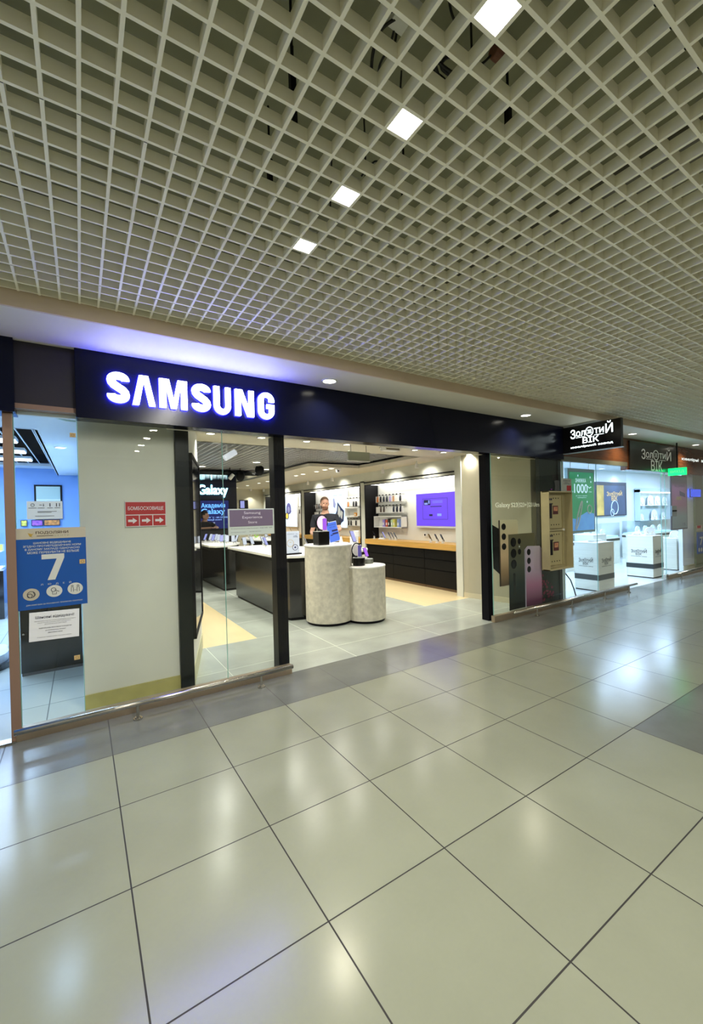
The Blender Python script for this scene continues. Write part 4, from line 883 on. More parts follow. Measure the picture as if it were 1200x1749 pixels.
MB().box(-0.52, -0.108, 0.612, 0.6145, 0.905, 1.482).done('sheet', blue_print, t); flat(MB(), F, -0.52, -0.108, 1.405, 1.482, 0, 0.001).done('header', sand_print, t)
mb = MB(); fit(mb, 'ПОДОЛЯНИ', F, -0.405, -0.215, 1.437, 1.459, 0.0015, weight=0.02); mb.box(-0.40, -0.305, 1.424, 1.428, 0.0015, 0.002, mtx=F); mb.done('header_lettering', mat('brown_print', (0.06, 0.03, 0.02), 0.5), t)
mb = MB(); fit(mb, 'Ц Е Н Т Р', F, -0.30, -0.21, 1.418, 1.430, 0.0015); mb.done('header_small_lettering', mat('grey_green_print', (0.25, 0.27, 0.2), 0.5), t)
mb = MB(); mb.prism([(-0.45, 1.45), (-0.425, 1.44), (-0.415, 1.45), (-0.43, 1.425), (-0.42, 1.418), (-0.44, 1.425)], 0.0015, 0.002, mtx=F); mb.done('header_emblem', mat('gold_print', (0.45, 0.30, 0.05), 0.4), t)
mb = MB()
for i, (s_, a, b_) in enumerate((('ШАНОВНІ ВІДВІДУВАЧЕ', -0.42, -0.20), ('ЗГІДНО ПРОТИЕПІДЕМІЧНИХ НОРМ', -0.478, -0.140), ('В ДАНОМУ ЗАКЛАДІ ОДНОЧАСНО', -0.468, -0.148), ('МОЖЕ ПЕРЕБУВАТИ НЕ БІЛЬШЕ', -0.455, -0.152))):
    fit(mb, s_, F, a, b_, 1.367-i*0.0225, 1.383-i*0.0225, weight=0.015)
fit(mb, 'Л    Ю    Д    Е    Й', F, -0.385, -0.205, 1.068, 1.085); fit(mb, 'ДЯКУЄМО ВАМ ЗА РОЗУМІННЯ, ПРИЄМНИХ ПОКУПОК!', F, -0.47, -0.14, 0.930, 0.941)
mb.done('lettering', print_pale, t)
mb = MB(); mb.prism([(-0.376, 1.292), (-0.243, 1.292), (-0.243, 1.262), (-0.30, 1.105), (-0.345, 1.105), (-0.288, 1.257), (-0.376, 1.257)], 0.0012, 0.002, mtx=F); mb.done('big_numeral', print_pale, t)
for i, (cx, cz) in enumerate(((-0.44, 1.012), (-0.307, 1.022), (-0.182, 1.026))):
    d_ = MB().prism(oval(28, cx, cz, 0.047, 0.043), 0.0012, 0.002, mtx=F).done('round_pictogram', sand_print if i == 0 else print_pale, t)
    mb = MB(); yq = 0.6125-0.0025
    if i == 0: mb.ring((cx, yq, cz), 0.022, 0.0018, 'Y', 20, 6); mb.ring((cx-0.008, yq, cz-0.008), 0.014, 0.0018, 'Y', 16, 6); mb.tube([(cx+0.01, yq, cz-0.02), (cx+0.018, yq, cz), (cx+0.01, yq, cz+0.02)], 0.0015, 6)
    elif i == 1: mb.ring((cx-0.005, yq, cz+0.01), 0.014, 0.0018, 'Y', 16, 6); mb.tube([(cx-0.012, yq, cz-0.006), (cx-0.012, yq, cz-0.022), (cx+0.012, yq, cz-0.022), (cx+0.012, yq, cz-0.006)], 0.0015, 6); mb.tube([(cx, yq, cz+0.008), (cx+0.028, yq, cz-0.005)], 0.0018, 6)
    else:
        for s_ in (-0.018, 0.018): mb.ring((cx+s_, yq, cz+0.02), 0.006, 0.0015, 'Y', 14, 6); mb.tube([(cx+s_-0.007, yq, cz-0.022), (cx+s_-0.007, yq, cz+0.01), (cx+s_+0.007, yq, cz+0.01), (cx+s_+0.007, yq, cz-0.022)], 0.0014, 6)
        mb.tube([(cx-0.006, yq, cz-0.01), (cx+0.006, yq, cz-0.01)], 0.0014, 6)
    mb.done('pictogram_lines', ink_m, t)
worldify(t)
t = thing('window_notice', (-0.311, 0.612, 0.665), 'white printed notice taped under the blue poster on the left glass', 'notice')
F = Matrix.Translation((-0.311, 0, 0.775)) @ Matrix.Rotation(0.03, 4, 'Y') @ fY(0.6125)
MB().box(-0.147, 0.147, -0.103, 0.103, -0.002, 0, mtx=F).done('sheet', paper_m, t)
mb = MB(); fit(mb, 'Шановні відвідувачі!', F, -0.112, 0.115, 0.052, 0.076, weight=0.015)
for i, (s_, a, b_) in enumerate((('Звертаємо вашу увагу що у зв’язку з карантинними обмеженнями', -0.118, 0.125), ('вхід до магазину дозволено лише у захисній масці', -0.10, 0.095), ('дотримуйтесь дистанції', -0.06, 0.07))): fit(mb, s_, F, a, b_, 0.034-i*0.012, 0.041-i*0.012)
for i, (s_, a, b_) in enumerate((('НАДЯГНІТЬ БУДЬ ЛАСКА МАСКУ ТА РУКАВИЧКИ', -0.092, 0.10), ('ДОТРИМУЙТЕСЬ ПРАВИЛ', -0.055, 0.065), ('ДЯКУЄМО ВАМ', -0.04, 0.045))): fit(mb, s_, F, a, b_, -0.018-i*0.018, -0.010-i*0.018, weight=0.02)
fit(mb, 'З повагою адміністрація торгового центру', F, -0.10, 0.10, -0.082, -0.075); mb.done('lettering', ink_m, t); worldify(t)
t = thing('window_notice', (-0.348, 0.612, 1.546), 'small white information sheet with four little pictograms high on the left glass', 'notice')
F = fY(0.6125)
MB().box(-0.451, -0.245, 0.612, 0.6135, 1.546, 1.675).done('sheet', mat('bluish_paper', (0.62, 0.74, 0.88), 0.5), t)
mb = MB(); yq = 0.611
mb.ring((-0.418, yq, 1.648), 0.010, 0.0015, 'Y', 18, 6); mb.tube([(-0.380, yq, 1.648), (-0.365, yq, 1.648)], 0.0016, 6); mb.ball((-0.356, yq, 1.653), 0.003, 0.001, 0.003, 8); mb.ball((-0.356, yq, 1.643), 0.004, 0.001, 0.004, 8)
for xx in (-0.318, -0.280, -0.262): mb.ball((xx, yq, 1.657), 0.0035, 0.001, 0.0035, 8); mb.box(xx-0.0025, xx+0.0025, yq-0.0005, yq+0.0005, 1.636, 1.653)
for a, b_ in ((-0.442, -0.396), (-0.388, -0.350), (-0.335, -0.302), (-0.292, -0.258)): mb.box(a, b_, yq, yq+0.0008, 1.625, 1.628)
for z_, a, b_ in ((1.600, -0.390, -0.280), (1.593, -0.390, -0.310), (1.567, -0.405, -0.295)): mb.box(a, b_, yq, yq+0.0008, z_, z_+0.003)
mb.done('printed_lines', ink_m, t); worldify(t)
for (x, z, lab) in ((-0.170, 2.165, 'small tan price sticker near the top of the left glass'), (-0.133, 1.223, 'small tan sticker at the right edge of the blue poster'), (-0.183, 0.512, 'small tan sticker low on the left glass under the notice')):
    t = thing('sticker', (x, 0.608, z), lab, 'sticker')
    MB().box(-0.018, 0.018, -0.001, 0.001, -0.016, 0.016).done('paper', mat('tan_sticker', (0.6, 0.42, 0.18), 0.5), t); MB().ring((0, -0.0015, 0), 0.009, 0.001, 'Y', 14, 6).done('printed_ring', mat('brown_print', (0, 0, 0)), t)
# red shelter sign on the pier
t = thing('shelter_sign', (0.33, 0.889, 1.465), 'red sign with white arrows fixed to the pale pier behind the glass', 'sign')
F = fY(0.886)
MB().box(0.176, 0.492, 0.886, 0.8985, 1.463, 1.680).done('board', mat('sign_white', (0.7, 0.62, 0.62), 0.4), t)
mb = MB(); flat(mb, F, 0.180, 0.488, 1.568, 1.674, 0, 0.001)
for k in range(3): flat(mb, F, 0.182+0.1035*k, 0.278+0.1035*k, 1.470, 1.560, 0, 0.001)
mb.done('red_fields', mat('sign_red', (0.45, 0.010, 0.015), 0.4), t)
mb = MB(); fit(mb, 'БОМБОСХОВИЩЕ', F, 0.198, 0.472, 1.600, 1.636, 0.0015, weight=0.012)
for k in range(3):
    x = 0.230+0.1035*k; mb.prism([(x-0.033, 1.525), (x+0.002, 1.525), (x+0.002, 1.540), (x+0.035, 1.515), (x+0.002, 1.490), (x+0.002, 1.505), (x-0.033, 1.505)], 0.0015, 0.002, mtx=F)
mb.done('lettering', mat('sign_lettering', (0.75, 0.70, 0.70), 0.4), t); worldify(t)

# ================================================================== LEFT SHOP
blue_wall = mat('blue_wall', (0.22, 0.40, 0.80), 0.6, var=0.06, vscale=1.2)
lw = mat('left_white', (0.72, 0.80, 0.86), 0.5)
struct('wall_back', MB().box(-6, -0.14, 7.2, 7.35, 0, 2.9), blue_wall, 'blue back wall of the left shop')
struct('wall_left', MB().box(-0.14, 0.0, 2.6, 7.35, 0, 2.9), lw); struct('wall_left', MB().box(-5.1, -5.0, 0.7, 7.35, 0, 2.9), blue_wall)
struct('ceiling', MB().box(-0.49, -0.14, 0.68, 7.2, 2.43, 2.47).box(-6, -0.49, 0.68, 2.05, 2.43, 2.47).box(-0.50, -0.47, 2.05, 7.2, 2.43, 2.66).box(-6, -0.49, 2.03, 2.06, 2.43, 2.66).box(-6, -0.49, 6.75, 7.2, 2.55, 2.6).box(-6, -0.14, 0.68, 0.72, 2.30, 2.9), lw, 'white dropped ceiling of the left shop')
mb = MB()
for k in range(46): mb.box(-5.0, -0.50, 2.12+k*0.1, 2.128+k*0.1, 2.60, 2.65)
struct('ceiling', mb, matte_black); struct('ceiling', MB().box(-5.1, -0.5, 2.05, 6.8, 2.75, 2.8), matte_black)
mb = MB()
for x in (-0.58, -0.74, -0.90, -1.06, -1.22): mb.box(x-0.006, x+0.006, 2.06, 6.75, 2.596, 2.62)
struct('trim_30', mb, lw)
for i, y in enumerate((3.7, 4.75, 5.75)):
    t = thing('linear_lamp', (-1.8, y, 2.55), 'long glowing strip lamp in the black ceiling of the left shop, %s' % ('nearest', 'middle', 'farthest')[i], 'strip lamp')
    MB().box(-1.2, 1.02, -0.16, 0.16, 0, 0.04).done('housing', lw, t); MB().box(-1.19, 1.01, -0.15, 0.15, -0.01, 0).done('diffuser', emat('cool_strip', (0.8, 0.92, 1.0), 6), t)
    disk_lamp('strip_lamp_light', (-0.09, 0, -0.012), 2.2, LEFT_W/2, COOL, t, PI, 'RECTANGLE', 0.28)
for y in (1.3, 3.2):
    downlight(-0.32, y, 2.43, 0.05, 6, 'round lamp in the white dropped ceiling of the left shop', 'left shop downlights', COOL)
# curved cove line
struct('trim_31', MB().tube([(-0.60, 0.95, 2.428), (-0.45, 0.98, 2.428), (-0.38, 1.08, 2.428), (-0.30, 1.32, 2.428), (-0.22, 1.42, 2.428), (-0.15, 1.42, 2.428)], 0.012, 8), mat('cove_green', (0.42, 0.55, 0.52), 0.5))
t = thing('shop_counter', (-0.40, 2.33, 0), 'black sales counter inside the left shop behind the white notice', 'counter')
MB().box(-0.255, 0.25, -0.185, 0.25, 0.03, 0.69).done('body', blackg_m, t, 0.003); MB().box(-0.25, 0.245, -0.18, 0.24, 0, 0.03).done('plinth', mat('grey_plinth', (0.12, 0.13, 0.14), 0.5), t)
mb = MB()
for a in ((-0.255, 0.25, -0.19, -0.186), (-0.255, 0.25, 0.246, 0.25), (-0.255, -0.251, -0.19, 0.25), (0.246, 0.25, -0.19, 0.25)): mb.box(*a, 0.69, 0.98)
mb.box(-0.255, 0.25, -0.19, 0.25, 0.98, 0.985); mb.done('glass_case', glass_m, t); MB().cyl((-0.23, -0.195, 0.42), 0.01, 0.02, 'Y', seg=12).done('handle', chrome, t)
t = thing('shop_counter', (-1.75, 2.9, 0), 'white rounded counter with black foot at the left frame edge', 'counter')
MB().prism(smooth_poly([(-0.8, -0.5), (0.6, -0.5), (0.93, -0.35), (0.95, 0.0), (0.7, 0.3), (-0.8, 0.35)], 5), 0.0, 0.06).done('foot', blackg_m, t); MB().prism(smooth_poly([(-0.78, -0.48), (0.58, -0.46), (0.89, -0.33), (0.91, 0.0), (0.68, 0.28), (-0.78, 0.33)], 5), 0.06, 0.14).done('base', lw, t)
t = thing('glass_showcase', (-1.9, 5.8, 0), 'black counter with lit glass showcase at the back of the left shop', 'showcase')
MB().box(-1.5, 0.74, -0.30, 0.30, 0.0, 0.76).done('body', blackg_m, t, 0.003)
mb = MB()
for a in ((-1.5, 0.74, -0.30, -0.295), (-1.5, 0.74, 0.295, 0.30), (0.735, 0.74, -0.30, 0.30)): mb.box(*a, 0.76, 1.35)
mb.done('glass', glass_m, t); MB().box(-1.45, 0.70, -0.25, 0.25, 0.78, 0.80).box(-1.45, 0.70, -0.2, 0.25, 1.05, 1.06).done('shelf', emat('cool_shelf', (0.55, 0.75, 1.0), 1.6), t)
mb = MB()
for k in range(7): mb.box(-1.2+k*0.3, -1.08+k*0.3, 0.0, 0.08, 1.061, 1.061+0.10+0.03*(k % 3))
mb.done('goods', mat('yellow_goods', (0.7, 0.6, 0.15), 0.5), t)
t = thing('framed_mirror', (-0.645, 7.19, 1.56), 'black framed pale picture on the blue wall of the left shop', 'picture')
MB().box(-0.22, 0.22, -0.03, 0.0, 0.0, 0.67).done('frame', matte_black, t); MB().box(-0.19, 0.19, -0.034, -0.03, 0.03, 0.64).done('picture', mat('pale_green_picture', (0.45, 0.60, 0.55), 0.3), t)
MB().box(-0.19, 0.19, -0.038, -0.034, 0.36, 0.39).done('painted_line', lw, t)
for x, w_, c, nm in ((-1.03, 0.05, (0.75, 0.65, 0.10), 'yellow'), (-0.83, 0.09, (0.35, 0.10, 0.55), 'magenta'), (-0.60, 0.13, (0.65, 0.25, 0.06), 'orange')):
    t = thing('small_poster', (x, 7.15, 1.43), nm+' small picture low on the blue wall of the left shop', 'picture')
    MB().box(-w_, w_, 0, 0.012, 0, 0.12).done('frame', ink_m, t); MB().box(-w_+0.012, w_-0.012, -0.003, 0, 0.012, 0.108).done('picture', mat('pic_'+nm, c, 0.5, var=0.5, vscale=20), t)

# ================================================================== RIGHT WINDOW: phone graphic, dark board, locker cabinet
t = thing('phone_graphic', (5.15, 0.665, 0.08), 'window display board picture of three large phones behind the right glass', 'window graphic')
F = fY(0.665)
def phone_print(nm, x0, x1, z0, z1, m, lenses, side, flash=()):
    MB().prism(roundrect(x0, x1, z0, z1, 0.035, 6), 0, 0.006, mtx=F).done(nm, m, t)
    mb = MB()
    for (cx, cz, rx, rz_) in lenses: mb.prism(oval(26, cx, cz, rx, rz_), 0.0065, 0.009, mtx=F)
    mb.done('lens', blackg_m, t)
    MB().prism(roundrect(x0-0.012, x0+0.012, z0, z1, 0.01, 3), 0.001, 0.0063, mtx=F).done('phone_edge', side, t)
pm = gradmat('print_champagne', [(0, (0.12, 0.07, 0.04)), (0.2, (0.40, 0.24, 0.13)), (0.45, (0.80, 0.52, 0.32)), (1, (0.72, 0.62, 0.42))], 0.45, 1.40)
phone_print('printed_phone', 4.71, 5.12, 0.455, 1.385, pm, [(4.80, 1.29, 0.047, 0.046), (4.80, 1.15, 0.047, 0.046), (4.80, 1.01, 0.047, 0.046)], mat('print_dark_edge', (0.05, 0.03, 0.02), 0.4))
pm = gradmat('print_graphite', [(0, (0.004, 0.004, 0.005)), (0.35, (0.02, 0.03, 0.03)), (0.6, (0.10, 0.10, 0.07)), (1, (0.16, 0.13, 0.07))], 0.08, 1.18)
MB().prism([(4.89, 0.09), (5.50, 0.09), (5.50, 1.175), (4.90, 1.175)], 0.007, 0.012, mtx=F).done('printed_phone', pm, t)
mb = MB()
for cz in (1.06, 0.90, 0.745): mb.prism(oval(28, 5.00, cz, 0.062, 0.066), 0.0125, 0.015, mtx=F)
for cz in (1.065, 0.915): mb.prism(oval(20, 5.135, cz, 0.036, 0.042), 0.0125, 0.015, mtx=F)
mb.prism(roundrect(4.985, 5.035, 0.30, 0.62, 0.025), 0.0125, 0.014, mtx=F); mb.done('lens', blackg_m, t)
MB().prism(oval(14, 5.135, 0.99, 0.012, 0.014), 0.0125, 0.015, mtx=F).done('flash', plastic_w, t)
pm = gradmat('print_lavender', [(0, (0.08, 0.015, 0.05)), (0.35, (0.50, 0.18, 0.33)), (0.6, (0.62, 0.42, 0.60)), (1, (0.66, 0.52, 0.68))], 0.09, 0.98)
MB().prism([(5.27, 0.09), (5.655, 0.09), (5.655, 0.93), (5.62, 0.97), (5.32, 0.985), (5.27, 0.95)], 0.014, 0.018, mtx=F).done('printed_phone', pm, t)
mb = MB()
for cz in (0.895, 0.765, 0.64): mb.prism(oval(24, 5.345, cz, 0.043, 0.047), 0.0185, 0.020, mtx=F)
mb.done('lens', blackg_m, t); MB().box(5.25, 5.272, 0.09, 0.94, 0.008, 0.018, mtx=F).done('phone_edge', mat('print_lilac_edge', (0.5, 0.42, 0.55), 0.4), t)
MB().prism([(4.56, 1.33), (4.72, 1.26), (4.72, 0.62), (4.58, 0.72)], -0.004, -0.001, mtx=F).done('printed_stylus_phone', blackg_m, t)
mb = MB(); fit(mb, 'Galaxy', F, 4.64, 4.96, 1.545, 1.63, 0.002, weight=0.02); fit(mb, 'S23', F, 4.985, 5.13, 1.565, 1.625, 0.002, weight=0.02); fit(mb, 'S23+', F, 5.17, 5.34, 1.565, 1.625, 0.002, weight=0.02); fit(mb, 'S23 Ultra', F, 5.38, 5.655, 1.565, 1.625, 0.002, weight=0.01)
for x in (5.148, 5.36): mb.box(x-0.003, x+0.003, 1.55, 1.64, 0.002, 0.004, mtx=F)
mb.done('lettering', mat('cream_vinyl', (0.75, 0.72, 0.60), 0.4, emis=(0.75, 0.72, 0.6), es=0.25), t); worldify(t)
struct('trim_32', MB().box(5.66, 6.13, 0.66, 0.72, 0.0, 2.30).box(6.13, 6.2, 0.64, 0.80, 0, 2.3), mat('dark_olive_board', (0.012, 0.016, 0.014), 0.3), 'dark board behind the glass right of the phone graphic')
rnd = random.Random(3); mb = MB()
for k in range(46):
    u = rnd.random()**1.6*0.28; v = 0.12+rnd.random()*(0.42-u*0.8); r = 0.008+rnd.random()*0.016; mb.prism(oval(8, 5.67+u, v, r, r), 0.0+0.0004*k, 0.001+0.0004*k, mtx=fY(0.658))
tag(mb.done('confetti_print', mat('wine_glitter', (0.20, 0.01, 0.05), 0.3, var=0.6, vscale=30)), 'wine red glitter print at the foot of the dark board', 'print', kind='stuff')
cab = mat('cabinet_cream', (0.46, 0.40, 0.22), 0.5, var=0.05); cab2 = mat('cabinet_door', (0.50, 0.43, 0.22), 0.45)
t = thing('locker_cabinet', (5.93, 0.55, 0.60), 'open cream metal cabinet with two small doors hung on the right glass', 'cabinet')
mb = MB().box(-0.315, 0.315, 0.045, 0.062, 0, 1.19).box(-0.315, -0.300, -0.07, 0.045, 0, 1.19).box(0.297, 0.312, -0.07, 0.045, 0, 1.19).box(-0.315, 0.312, -0.07, 0.045, 0, 0.018).box(-0.315, 0.312, -0.07, 0.045, 1.172, 1.19)
mb.done('shell', cab, t, 0.002)
for i, (z0, z1) in enumerate(((0.62, 1.13), (0.06, 0.575))):
    d_ = MB().box(-0.28, 0.16, 0.020, 0.044, z0, z1).box(0.175, 0.185, 0.01, 0.044, z0, z1).done('door', cab2, t, 0.003)
    MB().box(-0.245, -0.10, 0.016, 0.020, z0+0.16, z1-0.13).box(-0.27, -0.085, 0.012, 0.020, z1-0.135, z1-0.12).done('dark_window', blackg_m, d_)
    MB().box(-0.075, 0.06, 0.016, 0.020, z0+0.22, z1-0.16).done('label_frame', mat('maroon', (0.10, 0.015, 0.02), 0.5), d_)
    MB().box(-0.058, 0.045, 0.0145, 0.016, z0+0.27, z1-0.175).done('label_picture', mat('salmon_picture', (0.65, 0.28, 0.15), 0.5, var=0.4, vscale=40), d_)
    mb = MB()
    for k in range(6):
        mb.cyl((-0.25+0.065*k, 0.0195, z0+0.06), 0.010, 0.003, 'Y', seg=10)
        if k > 2 or i == 1: mb.cyl((-0.25+0.065*k, 0.0195, z1-0.045), 0.010, 0.003, 'Y', seg=10)
    mb.done('vent_holes', matte_black, d_)
    mb = MB(); 
    for k in range(4): mb.box(-0.26+0.045*k, -0.23+0.045*k, 0.017, 0.020, z1-0.075, z1-0.045)
    mb.done('door_marks', ink_m, d_)
MB().cyl((0.165, 0.0, 0.598), 0.016, 0.03, 'Y', seg=14).done('lock', plastic_w, t); MB().box(-0.28, 0.2, 0.0, 0.044, 0.585, 0.612).done('middle_rail', cab, t)
t = thing('small_sign', (6.29, 0.600, 1.775), 'small grey and red paper sign standing above the cream cabinet', 'sign')
MB().box(-0.135, 0.135, -0.004, 0.004, 0, 0.225).done('sheet', mat('grey_paper', (0.45, 0.47, 0.42), 0.5), t); MB().box(0.0, 0.12, -0.006, -0.004, 0.03, 0.115).done('red_field', mat('sign_red', (0, 0, 0)), t)
mb = MB(); F = fY(-0.0045); fit(mb, 'УВАГА!', F, -0.10, 0.10, 0.18, 0.20); fit(mb, 'ведеться\nспостереження', F, -0.09, 0.08, 0.13, 0.165); mb.done('lettering', ink_m, t)
t = thing('extinguisher', (6.44, 0.82, 0), 'dark red cylinder with a black hose on the floor under the cream cabinet', 'fire extinguisher')
MB().cyl((0, 0, 0.20), 0.055, 0.36, seg=28).ball((0, 0, 0.38), 0.055, 0.055, 0.04).done('tank', mat('wine_red', (0.08, 0.012, 0.03), 0.3), t, smooth=False)
MB().cyl((0, 0, 0.44), 0.018, 0.06, seg=14).box(-0.05, 0.02, -0.01, 0.01, 0.46, 0.475).done('valve', matte_black, t)
MB().tube([(0.0, 0, 0.46), (0.08, -0.03, 0.45), (0.18, -0.06, 0.33), (0.24, -0.08, 0.18), (0.28, -0.1, 0.02)], 0.010, 8).done('hose', matte_black, t, smooth=True)

# ================================================================== JEWELLERY SHOP
jw = mat('jewel_white', (0.80, 0.84, 0.86), 0.4); wood_m = mat('red_brown_wood', (0.14, 0.045, 0.015), 0.25, var=0.25, vscale=5, stretch=(1, 1, 6))
struct('wall_back', MB().box(6.1, 18.5, 3.2, 3.3, 0, 3.0), jw); struct('wall_right', MB().box(6.2, 6.46, 0.75, 0.80, 0, 2.3).box(6.1, 6.2, 0.8, 3.2, 0, 3), jw)
struct('wall_right', MB().box(12.06, 18, 0.80, 0.9, 0, 2.6), mat('olive_wall', (0.20, 0.24, 0.12), 0.6), 'olive green wall at the far right')
struct('trim_33', MB().box(11.4, 12.06, 0.84, 0.92, 0, 2.5), jw, 'white pier edge at the far right'); struct('baseboard_right', MB().box(11.4, 12.06, 0.825, 0.84, 0, 0.12), mat('beige_skirting', (0, 0, 0)))
mb = MB()
for k in range(125): mb.box(6.2+0.1*k-0.02, 6.2+0.1*k+0.02, 0.72, 3.2, 2.60, 2.64)
for k in range(25): mb.box(6.1, 18.5, 0.76+0.1*k-0.02, 0.76+0.1*k+0.02, 2.601, 2.639)
struct('ceiling', mb, jw, 'white small mesh ceiling of the jewellery shop'); struct('ceiling', MB().box(6.1, 18.5, 0.72, 3.3, 2.85, 2.9), mat('plenum_grey', (0.10, 0.11, 0.12), 0.7))
for x in (7.2, 9.2, 11.0, 13.4, 15.6):
    t = thing('linear_lamp', (x, 1.9, 2.598), 'flat cool white lamp in the mesh ceiling of the jewellery shop', 'ceiling lamp', 'jewellery shop ceiling lamps')
    MB().box(-0.62, 0.62, -0.32, 0.32, -0.012, 0).done('housing', jw, t, 0.003); MB().box(-0.60, 0.60, -0.30, 0.30, -0.015, -0.012).done('diffuser', emat('cool_strip', (0, 0, 0), 0), t)
    disk_lamp('jewel_lamp', (0, 0, -0.017), 1.18, JEWEL_W/5, COOL, t, PI, 'RECTANGLE', 0.58)
for x, y in ((11.9, 2.9), (13.2, 2.9), (8.6, 1.2), (10.6, 1.2)): downlight(x, y, 2.60, 0.07, 6, 'round cool white lamp in the jewellery shop ceiling', 'jewellery shop downlights', COOL, glow=emat('cool_strip', (0, 0, 0), 0))
# fascias
struct('trim_34', MB().box(6.155, 8.30, 0.60, 0.72, 2.35, 2.80), wood_m, 'brown wood fascia behind the projecting sign', 0.002)
struct('trim_35', MB().box(6.155, 8.30, 0.595, 0.66, 2.275, 2.35), mat('olive_beam', (0.16, 0.15, 0.10), 0.4), 'grey beam over the jewellery glass')
struct('trim_36', MB().box(8.30, 15, 0.60, 0.72, 2.215, 2.80), wood_m, 'red brown wooden jewellery fascia', 0.002)
def gold_logo(F, u0, u1, v0, v1, m, parent, nm='lettering', tail=True, d=0.002):
    H = v1-v0; W = u1-u0; mb = MB()
    fit(mb, 'З', F, u0, u0+0.12*W, v0+0.52*H, v0+0.98*H, d, weight=0.01)
    fit(mb, 'ол', F, u0+0.14*W, u0+0.36*W, v0+0.60*H, v0+0.86*H, d, weight=0.01)
    fit(mb, 'ти', F, u0+0.58*W, u0+0.80*W, v0+0.62*H, v0+0.88*H, d, weight=0.01)
    fit(mb, 'Й', F, u0+0.84*W, u0+W, v0+0.56*H, v0+1.12*H, d, weight=0.01)
    fit(mb, 'ВІК', F, u0+0.30*W, u0+0.68*W, v0+(0.22 if tail else 0.02)*H, v0+0.50*H, d, weight=0.012)
    c = (u0+0.465*W, v0+0.76*H); r = 0.095*W
    a = oval(26, c[0], c[1], r, min(0.24*H, r*1.6)); b_ = oval(26, c[0], c[1], r*0.82, min(0.24*H, r*1.6)*0.84)
    for i in range(26): mb.prism([a[i], a[(i+1) % 26], b_[(i+1) % 26], b_[i]], d, d+0.002, mtx=F)
    fit(mb, 'ЗВ', F, c[0]-r*0.5, c[0]+r*0.5, c[1]-0.10*H, c[1]+0.10*H, d)
    mb.box(u0+0.14*W, u0+0.36*W, v0+0.535*H, v0+0.555*H, d, d+0.002, mtx=F); mb.box(u0+0.58*W, u0+0.80*W, v0+0.535*H, v0+0.555*H, d, d+0.002, mtx=F)
    if tail: fit(mb, 'ювелірний завод', F, u0, u1, v0, v0+0.13*H, d, weight=0.01)
    o = mb.done(nm, m, parent); return o
t = thing('projecting_sign', (6.16, 0.12, 2.37), 'black projecting jewellery sign with glowing white lettering over the corridor', 'sign')
MB().box(6.13, 6.19, -0.31, 0.55, 2.375, 2.775).done('sign_box', mat('sign_black', (0.006, 0.006, 0.006), 0.2), t, 0.004)
MB().box(6.125, 6.195, -0.315, 0.549, 2.366, 2.376).done('bottom_edge', mat('sign_silver', (0.5, 0.55, 0.55), 0.3, 0.6), t)
sl = gold_logo(fX(6.129), -0.42, 0.20, 2.43, 2.725, emat('cool_letters', (0.85, 1.0, 1.0), 3.5), t); worldify(t)
t = thing('fascia_sign', (9.37, 0.585, 2.215), 'dark board with pale jewellery lettering on the brown wooden fascia', 'sign')
MB().box(8.35, 10.44, 0.57, 0.598, 2.215, 2.76).done('board', mat('dark_brown_board', (0.022, 0.016, 0.012), 0.25), t, 0.003)
gold_logo(fY(0.569), 8.80, 10.12, 2.22, 2.64, mat('silver_letters', (0.50, 0.50, 0.44), 0.4, emis=(0.5, 0.5, 0.42), es=0.25), t, tail=False); worldify(t)
t = thing('fascia_lettering', (11.6, 0.598, 2.5), 'small white lettering on the brown wooden fascia at the far right', 'sign')
fit(MB(), 'ювелірні', fY(0.598), 10.75, 11.68, 2.50, 2.58, weight=0.02).done('word', emat('soft_white_letters', (0.8, 0.9, 0.85), 1.0), t); fit(MB(), 'вироби', fY(0.598), 11.85, 12.6, 2.50, 2.58, weight=0.02).done('word', emat('soft_white_letters', (0.8, 0.9, 0.85), 1.0), t); worldify(t)
t = thing('exit_sign', (9.95, 0.40, 2.14), 'bright green lit sign hanging below the wooden jewellery fascia', 'sign')
MB().box(-0.015, 0.015, -0.16, 0.16, 0.0, 0.15).done('sign_box', emat('exit_green', (0.0, 0.9, 0.18), 1.6), t, 0.002); MB().box(-0.01, 0.01, -0.01, 0.01, 0.15, 0.66).done('hanger', matte_black, t)
mb = MB(); fit(mb, 'ВИХІД', fX(-0.0155), -0.12, 0.12, 0.045, 0.105); mb.done('lettering', mat('sign_white', (0, 0, 0)), t)
disk_lamp('exit_glow', (-0.02, 0, 0.075), 0.12, 0.35, (0.02, 1, 0.3), t, PI, 'RECTANGLE', 0.25, rot=(0, PI/2, 0))
# green discount poster
t = thing('discount_poster', (7.04, 0.78, 1.10), 'tall green lit discount poster with pale 1000 behind the jewellery glass', 'poster')
MB().cyl((6.75, 0.80, 2.40), 0.006, 0.40, seg=8).cyl((7.33, 0.80, 2.40), 0.006, 0.40, seg=8).done('hanging_wires', steel_m, t); MB().box(6.62, 7.46, 0.77, 0.83, 1.10, 2.20).done('frame', mat('frame_grey', (0.30, 0.42, 0.42), 0.4), t, 0.004); F = fY(0.769)
gm = gradmat('print_green', [(0, (0.02, 0.20, 0.10)), (1, (0.04, 0.30, 0.14))], 1.1, 2.1)
gm.node_tree.nodes['Principled BSDF'].inputs['Emission Color'].default_value = (0.03, 0.28, 0.13, 1); gm.node_tree.nodes['Principled BSDF'].inputs['Emission Strength'].default_value = 0.5
flat(MB(), F, 6.66, 7.42, 1.14, 2.14, 0, 0.002).done('picture', gm, t)
